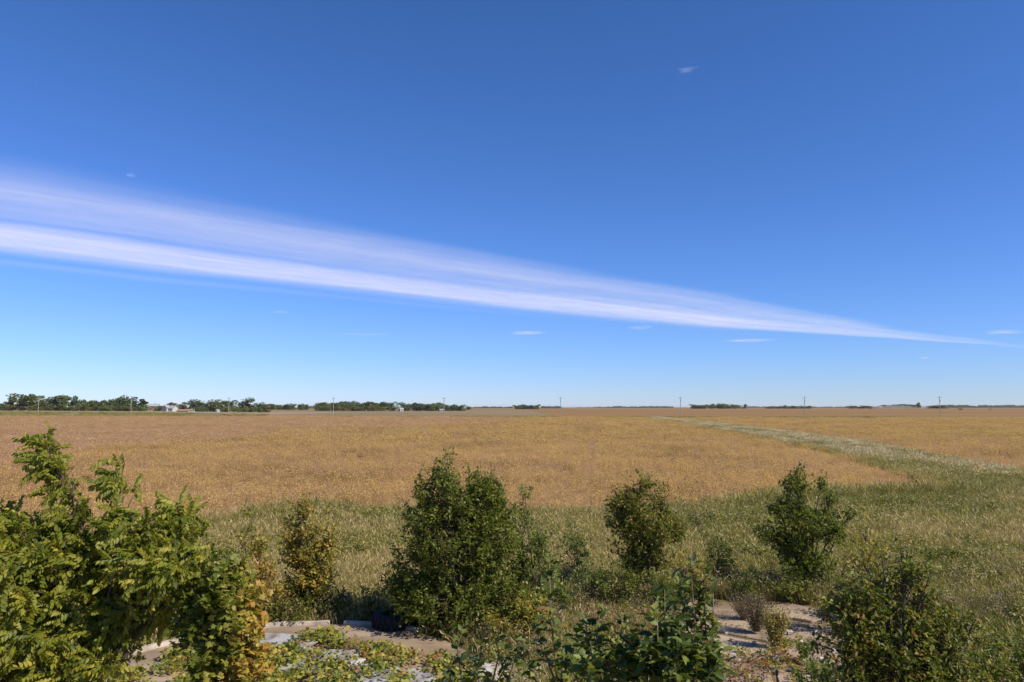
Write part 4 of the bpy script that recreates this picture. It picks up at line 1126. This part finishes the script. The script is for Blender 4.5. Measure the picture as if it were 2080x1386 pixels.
# far left wood, each tree by its place in the silhouette
for a in [
    (18, 600, 818, 22, 'round', 'far_leaf_dark', 'low dark tree at the left end of the far left wood'),
    (33, 605, 811, 26, 'airy', 'far_leaf', 'loose green tree between the low dark end tree and the broad tallest one'),
    (55, 600, 799, 46, 'airy', 'far_leaf', 'broad tallest tree of the far left wood, with sky gaps in its crown'),
    (75, 610, 801, 34, 'round', 'far_leaf', 'tree touching the right side of the broad tallest tree'),
    (96, 605, 808, 24, 'round', 'far_leaf', 'bright green tree just right of the leftmost utility pole'),
    (111, 600, 802, 28, 'round', 'far_leaf_dark', 'round topped tree, second peak right of the leftmost utility pole'),
    (133, 600, 803, 26, 'airy', 'far_leaf', 'pale topped airy tree, third peak right of the leftmost utility pole'),
    (150, 605, 803, 26, 'airy', 'far_leaf_dark', 'spiky topped tree before the lower willows begin'),
    (250, 600, 805, 26, 'round', 'far_leaf_dark', 'tall blue-green tree left of the second utility pole'),
    (265, 605, 803, 28, 'round', 'far_leaf_dark', 'tallest blue-green tree directly behind the second utility pole'),
    (280, 600, 814, 18, 'tall', 'far_leaf_dark', 'narrow tree just right of the second utility pole'),
    (297, 600, 811, 20, 'tall', 'far_leaf_dark', 'pointed dark tree standing apart at the right end of the left wood'),
    (327, 620, 824, 16, 'round', 'far_leaf_dark', 'small dark tree left of the white farmhouse'),
    (337, 640, 822, 16, 'low', 'far_leaf', 'small green tree directly left of the white gable'),
    (356, 640, 817, 20, 'round', 'far_leaf_gold', 'yellow green tree rising behind the white farmhouse'),
    (378, 640, 820, 24, 'round', 'far_leaf_gold', 'golden topped tree behind the low tan shed'),
    (400, 630, 816, 26, 'round', 'far_leaf', 'mid green tree right of the low tan shed'),
    (416, 630, 812, 40, 'round', 'far_leaf_dark', 'broad dark tree in the farm grove, left of the third utility pole'),
    (447, 630, 812, 34, 'round', 'far_leaf', 'round tree behind the small silver bin'),
    (470, 635, 812, 34, 'round', 'far_leaf_dark', 'dark tree directly behind the third utility pole'),
    (497, 625, 808, 34, 'round', 'far_leaf_dark', 'tallest dark tree of the farm grove, right of the third utility pole'),
    (516, 630, 819, 20, 'round', 'far_leaf_gold', 'yellowish tree right of the tallest farm grove tree'),
    (529, 628, 817, 18, 'round', 'far_leaf_dark', 'small dark tree beside the orange tinged one'),
    (544, 625, 819, 20, 'round', 'far_leaf_gold', 'orange tinged tree at the right end of the farm grove'),
    (952, 1150, 825, 10, 'round', 'far_leaf_dark', 'lone small tree right of the middle tree belt'),
    (1905, 1500, 822, 30, 'round', 'far_leaf_dark', 'dome shaped tree behind the rightmost utility pole'),
    (1890, 1520, 824, 26, 'round', 'far_leaf_dark', 'low tree left of the rightmost utility pole'),
    (1859, 1500, 818, 8, 'tall', 'far_leaf_dark', 'thin tall tree above the dust cloud'),
    (1945, 900, 829, 10, 'low', 'far_leaf_dark', 'small dark bush on the horizon right of the rightmost pole'),
    (2003, 950, 830.5, 5, 'low', 'far_leaf_dark', 'tiny dark bush alone in the field at far right'),
    (1510, 1500, 821, 7, 'tall', 'far_leaf_dark', 'thin tree at the right end of the wood beyond the lane'),
]: far_tree(*a)
def belt(x0, x1, D, tops, wpx, step, kinds, mats, label, group):
    xsn = np.arange(x0 + wpx / 2, x1 - wpx / 2 + .1, step)
    for i, px in enumerate(xsn):
        t = tops[0] + (tops[1] - tops[0]) * far_r.uniform() 
        far_tree(px + far_r.normal(0, step * .15), D + far_r.uniform(-25, 25), t, wpx * far_r.uniform(.8, 1.25), kinds[i % len(kinds)], mats[int(far_r.integers(0, len(mats)))], label, group)
belt(160, 250, 610, (810, 815), 20, 8, ['airy', 'round', 'airy'], ['far_leaf', 'far_leaf', 'far_leaf_dark'], 'grey green willow in the lower middle of the far left wood', 'willows in the far left wood')
belt(14, 300, 585, (822, 827), 16, 9, ['low', 'round'], ['far_leaf', 'far_leaf_gold', 'far_leaf_dark'], 'low undergrowth tree along the foot of the far left wood', 'low trees at the foot of the left wood')
belt(390, 545, 612, (823, 827), 16, 11, ['low'], ['far_leaf', 'far_leaf_dark'], 'low tree along the foot of the farm grove', 'low trees at the foot of the farm grove')
belt(548, 604, 1000, (819, 823), 14, 7, ['round', 'low'], ['far_leaf', 'far_leaf_dark'], 'tree in the small distant belt right of the farm grove', 'small belt right of the farm grove')
belt(606, 630, 1000, (820, 822), 12, 6, ['round'], ['far_leaf_dark'], 'tree in the short dark clump before the gap in the horizon', 'short dark clump before the gap')
belt(640, 806, 860, (814, 819), 22, 9, ['round', 'round', 'low', 'airy'], ['far_leaf', 'far_leaf_dark', 'far_leaf_dark'], 'tree in the long belt behind the fourth utility pole', 'long middle tree belt')
belt(640, 800, 840, (821, 824), 16, 10, ['low'], ['far_leaf', 'far_leaf_gold'], 'low tree along the front of the long middle belt', 'low trees before the middle belt')
belt(814, 908, 870, (817, 820), 20, 8, ['round', 'round', 'low'], ['far_leaf', 'far_leaf_dark', 'far_leaf_gold'], 'tree in the belt between the white farm and the fifth pole', 'belt right of the white farm')
belt(905, 945, 880, (821, 823), 14, 6, ['round', 'low'], ['far_leaf', 'far_leaf_dark'], 'tree in the low clump just right of the fifth pole', 'clump right of the fifth pole')
belt(1042, 1098, 1500, (821, 824), 12, 6, ['round'], ['far_leaf_dark'], 'tree in the small dark grove left of the sixth utility pole', 'small grove on the central horizon')
belt(1400, 1505, 1480, (819.5, 823), 13, 6, ['round', 'low'], ['far_leaf_dark', 'far_leaf'], 'tree in the horizon wood right of the lane end pole', 'horizon wood beyond the lane')
belt(1552, 1642, 1500, (823, 825.5), 12, 6, ['low', 'round'], ['far_leaf_dark'], 'tree in the low horizon wood around the eighth pole', 'low wood around the eighth pole')
belt(1714, 1780, 1480, (823, 826), 12, 6, ['low', 'round'], ['far_leaf_dark', 'far_leaf'], 'tree in the first clump left of the dust cloud', 'clump left of the dust cloud')
belt(1784, 1866, 1600, (820, 823), 14, 6, ['round', 'low'], ['far_leaf_dark'], 'tree in the grove directly behind the dust cloud', 'grove behind the dust cloud')

# far-off woods that read as one mass
def far_mass(x0, x1, D, top, label, seed):
    r = np.random.default_rng(seed); ps, sz = [], []
    n_ = int((x1 - x0) * 90)
    px = r.uniform(x0, x1, n_); kn = np.arange(-80, 2200, 2.3); pv = np.random.default_rng(seed + 40).normal(0, .7, len(kn)) + np.repeat(np.random.default_rng(seed + 60).normal(0, .9, len(kn) // 8 + 1), 8)[:len(kn)]; prof = top + np.abs(np.interp(px, kn, pv)) - .3 
    u_ = (px - 1040) / F / CP; D_ = D + r.uniform(-60, 60, n_); x = u_ * D_; z0 = terrain(x, D_)
    zt = H + (827 - prof) / F * D_
    z = z0 + (np.maximum(zt - z0, 1) * r.uniform(0, 1, n_))
    p = np.stack([x, D_, z], -1)
    V, T, ti = stamp((T_RHOMB[0] * [1.6, 1, 1] - [0, .5, 0], T_RHOMB[1]), p, r.normal(size=(n_, 3)), r.normal(size=(n_, 3)) + [0, -.6, .6], r.uniform(.9, 2.4, n_) * D / 2500, np.clip(r.normal(.4, .2, n_), 0, 1))
    o = link('distant_wood', tri_mesh('distant_wood', V, T, ti), None, MAT['far_leaf_dark']); tag(o, label, 'woods', kind='stuff')
far_mass(-60, 14, 1300, 819, 'dark wood on the rise at the far left edge', 1)
far_mass(955, 1042, 3000, 826, 'thin blue-grey tree line left of the small dark grove', 2)
far_mass(1098, 1140, 2400, 825.4, 'low tree line right of the small dark grove', 3)
far_mass(1170, 1250, 4000, 826.6, 'very faint low tree line on the central horizon', 4)
far_mass(1236, 1365, 3200, 825.4, 'long faint tree line left of the lane end pole', 5)
far_mass(1515, 1555, 3500, 826, 'faint tree line between the two horizon woods', 6)
far_mass(1640, 1716, 3500, 826.4, 'faint tree line right of the eighth pole', 7)
far_mass(1918, 2000, 2800, 823, 'blue-grey wood right of the rightmost pole', 8)
far_mass(1990, 2160, 3000, 823, 'blue-grey wood at the right edge of the horizon', 9)
far_mass(625, 645, 3000, 825.5, 'faint trees in the gap of the left horizon', 10)

# ------------------------------------------------------------------ farm buildings
def house(px, D, w, d, hwall, hroof, rz, label, wallm='white', roofm='roof_grey', cat='house', name='farmhouse', nwin=3, chimney=True):
    u_ = (px - 1040) / F / CP; x, y = u_ * D, D; z = float(terrain(x, y)) - .15
    r = empty(name, (x, y, z), rz); tag(r, label, cat)
    m = MB()
    m.poly([(-w/2, -d/2, 0), (w/2, -d/2, 0), (w/2, d/2, 0), (-w/2, d/2, 0), (-w/2, -d/2, hwall), (w/2, -d/2, hwall), (w/2, d/2, hwall), (-w/2, d/2, hwall), (-w/2, 0, hwall + hroof), (w/2, 0, hwall + hroof)],
           [(0, 1, 5, 4), (2, 3, 7, 6), (1, 2, 6, 9, 5), (3, 0, 4, 8, 7)])
    m.build('wall', MAT[wallm], r)
    m = MB(); e = .4; t = .15; k = hroof / (d / 2)
    zt = hwall + hroof
    for s in (-1, 1):
        a = [(-w/2 - e, s * (d/2 + e), hwall - e * k + .03), (w/2 + e, s * (d/2 + e), hwall - e * k + .03), (w/2 + e, 0, zt + .03), (-w/2 - e, 0, zt + .03)]
        m.poly(a + [(q[0], q[1], q[2] + t) for q in a], [(4, 5, 6, 7), (3, 2, 1, 0), (0, 1, 5, 4), (1, 2, 6, 5), (3, 0, 4, 7), (2, 3, 7, 6)])
    ro = m.build('roof', MAT[roofm], r)
    if chimney:
        m = MB(); m.box(.6, 1.2, -.3, .3, zt - .4, zt + .9); m.build('chimney', MAT['roof_brown'], ro)
    for i in range(nwin):
        xx = (i + .5) / nwin * w - w / 2
        m = MB(); m.box(xx - .5, xx + .5, -d/2 - .06, -d/2 + .02, 1.0, 2.2); wo_ = m.build('window', MAT['white'], r)
        m = MB(); m.box(xx - .42, xx + .42, -d/2 - .08, -d/2 - .05, 1.08, 2.12); m.build('pane', MAT['dark_glass'], wo_)
    m = MB(); m.box(-w/2 - .05, -w/2 + .02, -.5, .5, 0, 2.1); m.build('door', MAT['roof_brown'], r)
    return r
house(352, 590, 8.5, 6.5, 2.6, 1.9, -.25, 'white farmhouse with a grey roof in front of the farm trees')
house(343, 588, 3.2, 4.5, 3.2, 1.7, 1.2, 'small steep white gabled outbuilding attached left of the farmhouse', name='outbuilding', cat='building', nwin=1, chimney=False)
house(379, 575, 8.5, 6, .9, .9, .05, 'low tan roofed shed sunk behind the rise, right of the farmhouse', wallm='gravel', roofm='roof_brown', name='low_shed', cat='shed', nwin=0, chimney=False)
house(397, 600, 2.2, 2, 1.6, .6, .1, 'small white hut left of the white tank in the farm grove', name='small_hut', cat='hut', nwin=0, chimney=False)
house(817, 800, 3.6, 4, 2.2, 1.6, .4, 'white farm building in the gap of the middle tree belt', name='farm_building', cat='building', nwin=1, chimney=False)
house(898, 820, 3.6, 3, 1.6, .9, .1, 'small white shed beside the fifth utility pole', name='small_shed', cat='shed', nwin=1, chimney=False)
house(318, 660, 8, 6, 4.2, 1.8, .3, 'brownish house half hidden between the left wood and the white farmhouse', wallm='roof_brown', roofm='roof_grey', nwin=2)
def bin_(px, D, rad, h, label, name='grain_bin', cat='bin', m_='steel'):
    u_ = (px - 1040) / F / CP; x, y = u_ * D, D; z = float(terrain(x, y)) - .1
    r = empty(name, (x, y, z)); tag(r, label, cat)
    m = MB(); m.tube([(0, 0, 0), (0, 0, h)], [rad, rad], 20); m.build('shell', MAT[m_], r, smooth=False)
    m = MB(); m.tube([(0, 0, h), (0, 0, h + rad * .5)], [rad * 1.05, rad * .12], 20); m.build('roof', MAT[m_], r)
bin_(447, 598, 1.7, 1.6, 'small silver grain bin in front of the farm grove')
bin_(418, 598, .9, 2.0, 'narrow white tank in front of the farm grove', name='storage_tank', cat='tank', m_='white')

# ------------------------------------------------------------------ clouds: thin cirrus sheets 8 km up
def cloud_mat(name, kind, strength=1.0):
    m = bpy.data.materials.new(name); m.use_nodes = True
    nt = m.node_tree; nt.nodes.clear(); L = nt.links.new
    tc = nd(nt, 'ShaderNodeTexCoord')
    sx = nd(nt, 'ShaderNodeSeparateXYZ'); L(tc.outputs['Object'], sx.inputs[0])
    def noise(scale, vec, detail=6, rough=.6, dist=0):
        mp = nd(nt, 'ShaderNodeMapping'); mp.inputs['Scale'].default_value = scale; L(vec, mp.inputs[0])
        n = nd(nt, 'ShaderNodeTexNoise'); n.inputs['Scale'].default_value = 1; n.inputs['Detail'].default_value = detail; n.inputs['Roughness'].default_value = rough; n.inputs['Distortion'].default_value = dist
        L(mp.outputs[0], n.inputs['Vector']); return n.outputs['Fac']
    U, V = sx.outputs['X'], sx.outputs['Y']
    if kind == 'band':
        # V in 0 (near edge, high in the picture) .. 1 (far edge, low): band profile
        def mr(v, a, b, c, d):
            m_ = nd(nt, 'ShaderNodeMapRange'); m_.inputs[1].default_value = a; m_.inputs[2].default_value = b; m_.inputs[3].default_value = c; m_.inputs[4].default_value = d
            m_.interpolation_type = 'LINEAR'; L(v, m_.inputs[0]); return m_.outputs[0]
        wv = noise((.00004, .00022, 0), tc.outputs['Object'], 2, .5)
        V2 = math_n(nt, 'ADD', V, math_n(nt, 'MULTIPLY', math_n(nt, 'SUBTRACT', wv, .5), 2600.))
        top = math_n(nt, 'ADD', mr(U, 0, 30000, -15700, -11700), mr(U, 42000, 76000, 0, 4700))
        bot = math_n(nt, 'ADD', mr(U, 0, 8000, 3300, 4400), mr(U, 60000, 104000, 0, -8900))
        t_ = math_n(nt, 'DIVIDE', math_n(nt, 'SUBTRACT', V2, top), math_n(nt, 'SUBTRACT', bot, top))
        tq = math_n(nt, 'DIVIDE', t_, 1.3)
        def profile(stops):
            prof = nd(nt, 'ShaderNodeValToRGB'); e = prof.color_ramp.elements
            while len(e) < len(stops): e.new(.5)
            for i, (p_, v_) in enumerate(stops): e[i].position = p_ / 1.3; e[i].color = (v_, v_, v_, 1)
            prof.color_ramp.interpolation = 'B_SPLINE'
            L(tq, prof.inputs[0]); return prof.outputs[0]
        pm_ = nd(nt, 'ShaderNodeMix', data_type='FLOAT')
        L(mr(U, 5000, 46000, 0, 1), pm_.inputs[0]); L(profile(BAND_STOPS), pm_.inputs[2]); L(profile(BAND_STOPS_FAR), pm_.inputs[3])
        band_edge = math_n(nt, 'MULTIPLY', t_, 12., True)
        cb = nd(nt, 'ShaderNodeCombineXYZ'); L(math_n(nt, 'MULTIPLY', U, .00003), cb.inputs[0]); L(t_, cb.inputs[1])
        n1 = noise((.7, 9, 1), cb.outputs[0], 5, .55)
        n2 = noise((9, 14, 1), cb.outputs[0], 7, .68, .5)
        n3 = noise((1.4, 2.5, 1), cb.outputs[0], 3, .5, .2)
        tex = math_n(nt, 'ADD', math_n(nt, 'ADD', math_n(nt, 'MULTIPLY', n1, .6), math_n(nt, 'MULTIPLY', n2, .55)), math_n(nt, 'MULTIPLY', n3, .7))
        tex = math_n(nt, 'ADD', math_n(nt, 'MULTIPLY', math_n(nt, 'SUBTRACT', tex, .90), 1.5), .95)
        fade = mr(U, 66000, 115000, 1, .12)
        a = math_n(nt, 'MULTIPLY', math_n(nt, 'MULTIPLY', math_n(nt, 'MULTIPLY', pm_.outputs[0], tex, True), band_edge), math_n(nt, 'MULTIPLY', fade, .88))
    else:
        r2 = math_n(nt, 'ADD', math_n(nt, 'POWER', math_n(nt, 'ABSOLUTE', U), 2.), math_n(nt, 'POWER', math_n(nt, 'ABSOLUTE', V), 2.))
        oi = nd(nt, 'ShaderNodeObjectInfo')
        cv = nd(nt, 'ShaderNodeVectorMath', operation='ADD'); L(tc.outputs['Object'], cv.inputs[0])
        cb = nd(nt, 'ShaderNodeCombineXYZ'); L(math_n(nt, 'MULTIPLY', oi.outputs['Random'], 50.), cb.inputs[2]); L(cb.outputs[0], cv.inputs[1])
        n1 = noise((1.3, 2.5, 1), cv.outputs[0], 8, .68, .5)
        f = math_n(nt, 'SUBTRACT', 1., r2, True)
        a = math_n(nt, 'MULTIPLY', math_n(nt, 'SUBTRACT', math_n(nt, 'ADD', math_n(nt, 'MULTIPLY', f, .75), math_n(nt, 'MULTIPLY', n1, 1.6)), 1.3), 1.4, True)
        a = math_n(nt, 'MULTIPLY', math_n(nt, 'MULTIPLY', a, f, True), strength)
    tl = nd(nt, 'ShaderNodeBsdfTranslucent'); tl.inputs[0].default_value = (.78, .74, .74, 1)
    df = nd(nt, 'ShaderNodeBsdfDiffuse'); df.inputs[0].default_value = (1, 1, 1, 1)
    md = nd(nt, 'ShaderNodeMixShader'); md.inputs[0].default_value = .12; L(tl.outputs[0], md.inputs[1]); L(df.outputs[0], md.inputs[2])
    tp_ = nd(nt, 'ShaderNodeBsdfTransparent')
    mx = nd(nt, 'ShaderNodeMixShader'); L(a, mx.inputs[0]); L(tp_.outputs[0], mx.inputs[1]); L(md.outputs[0], mx.inputs[2])
    out = nd(nt, 'ShaderNodeOutputMaterial'); L(mx.outputs[0], out.inputs[0])
    return m
CZ = 8000.0
def sky_pt(px, py):
    r = ray(px, py); t = (CZ - H) / r[2]
    return np.array([r[0] * t, r[1] * t])
# axis of the band: bright lower streak
a0 = sky_pt(0, 490); a1 = sky_pt(1400, 645)
ax = unit(a1 - a0); nrm2 = np.array([-ax[1], ax[0]])
BAND_W = 32000.0
BAND_STOPS = [(0, 0), (.07, .07), (.16, .21), (.25, .43), (.30, .40), (.40, .32), (.50, .30), (.545, .10), (.575, .22), (.61, .46), (.70, .68), (.82, .66), (.93, .48), (1.03, .0), (1.10, .0), (1.15, .16), (1.22, 0.)]
BAND_STOPS_FAR = [(0, 0), (.10, .14), (.25, .40), (.33, .34), (.42, .30), (.52, .50), (.65, .62), (.85, .60), (.96, .30), (1.08, 0), (1.3, 0)]
def band_sheet():
    o_ang = math.atan2(ax[1], ax[0]); nx_, ny_ = 40, 10
    V = []; 
    for j in range(ny_ + 1):
        for i in range(nx_ + 1):
            x = -60000 + 300000 * i / nx_; y = (j / ny_ - .5) * BAND_W - 5500
            V.append((x, y, 60 * math.sin(x / 9000) + 40 * math.sin(y / 1700)))
    T = []
    for j in range(ny_):
        for i in range(nx_):
            a = j * (nx_ + 1) + i; T += [(a, a + 1, a + nx_ + 2), (a, a + nx_ + 2, a + nx_ + 1)]
    o = link('cirrus_band', tri_mesh('cirrus_band', V, T, smooth=True), None, cloud_mat('cirrus', 'band'))
    o.location = (a0[0], a0[1], CZ); o.rotation_euler = (0, 0, o_ang)
    tag(o, 'long white streaked band of cirrus cloud crossing the sky', 'cloud', kind='stuff')
band_sheet()
pm = [cloud_mat('cloud_puff', 'puff', .75), cloud_mat('cloud_faint', 'puff', .35)]
def puff(px, py, wpx, hpx, label, faint=0):
    c = sky_pt(px, py); a = sky_pt(px + wpx, py); b = sky_pt(px, py - hpx); e = sky_pt(px, py + hpx)
    sx_ = np.linalg.norm(a - c); sy_ = max(np.linalg.norm(e - b) / 2, 50)
    V = [(math.cos(2 * math.pi * k / 24), math.sin(2 * math.pi * k / 24), 0) for k in range(24)] + [(0, 0, .02)]
    T = [(24, k, (k + 1) % 24) for k in range(24)]
    o = link('small_cloud', tri_mesh('small_cloud', V, T), None, pm[faint])
    o.location = (c[0], c[1], CZ + random.uniform(-100, 100)); o.scale = (sx_, sy_, 300); o.rotation_euler = (0, 0, math.atan2(c[1], c[0]) - math.pi / 2)
    tag(o, label, 'cloud', kind='stuff')
puff(1068, 676, 60, 9, 'small elongated white cloud below the middle of the cirrus band')
puff(1300, 664, 40, 9, 'faint wisp hanging under the cirrus band right of centre', 1)
puff(1520, 692, 80, 8, 'small broken white cloud low in the sky at right')
puff(2035, 673, 60, 9, 'small white cloud at the right edge of the sky')
puff(740, 681, 90, 6, 'very faint flat cloud streak low in the sky left of centre', 1)
puff(570, 635, 30, 6, 'tiny faint cloud below the cirrus band at left', 1)
puff(1397, 137, 38, 13, 'tiny high cloud wisp near the top of the sky', 1)
puff(267, 354, 20, 9, 'tiny cloud wisp above the left part of the band', 1)
puff(1878, 727, 16, 4, 'tiny white cloud low in the sky near the rightmost pole')

# ------------------------------------------------------------------ dust plume and haze
def volume_box(name, pts8, dens, color, label, aniso=0.2, noise=False):
    m = bpy.data.materials.new(name); m.use_nodes = True; nt = m.node_tree; nt.nodes.clear()
    v = nd(nt, 'ShaderNodeVolumePrincipled'); v.inputs['Color'].default_value = (*color, 1); v.inputs['Density'].default_value = dens; v.inputs['Anisotropy'].default_value = aniso
    out = nd(nt, 'ShaderNodeOutputMaterial'); nt.links.new(v.outputs[0], out.inputs['Volume'])
    return m
HB = MB(); HB.box(-11400, 11400, -3200, 13800, -1, 21)
hz = HB.build('haze', volume_box('haze', None, .00004, (.80, .87, 1.0), ''))
hz['kind'] = 'stuff'
# dust: overlapping lumps of thin volume drifting left from a machine at work
dm = volume_box('dust', None, .035, (.95, .86, .74), '')
r = np.random.default_rng(77); dv = MB()
me = bpy.data.meshes.new('dust_plume')
import bmesh
bm = bmesh.new()
for i in range(1):
    pass
NT_, NP_ = 26, 12
c0 = P(1878, 829.5, 1350)
verts = []
for i in range(NT_ + 1):
    t = i / NT_
    cx = c0[0] - t * 95; w_ = .6 + 3.4 * math.sin(min(1, t * 1.6) * math.pi * .5) * (1 - .55 * t) * (1 + .2 * math.sin(i * 1.9)); zc = 2.7 + w_ * .9
    if i in (0, NT_): w_ = .1
    verts.append([bm.verts.new((cx, c0[1] + w_ * 2.2 * math.cos(2 * math.pi * k / NP_), zc + w_ * math.sin(2 * math.pi * k / NP_) * (1.1 + .15 * math.sin(i + k)))) for k in range(NP_)])
for i in range(NT_):
    for k in range(NP_): bm.faces.new((verts[i][k], verts[i][(k + 1) % NP_], verts[i + 1][(k + 1) % NP_], verts[i + 1][k]))
bm.faces.new(verts[0][::-1]); bm.faces.new(verts[-1])
bmesh.ops.recalc_face_normals(bm, faces=bm.faces)
bm.to_mesh(me); bm.free()
o = link('dust_plume', me, None, dm); tag(o, 'pale dust cloud rising from the field on the right horizon', 'dust', kind='stuff')
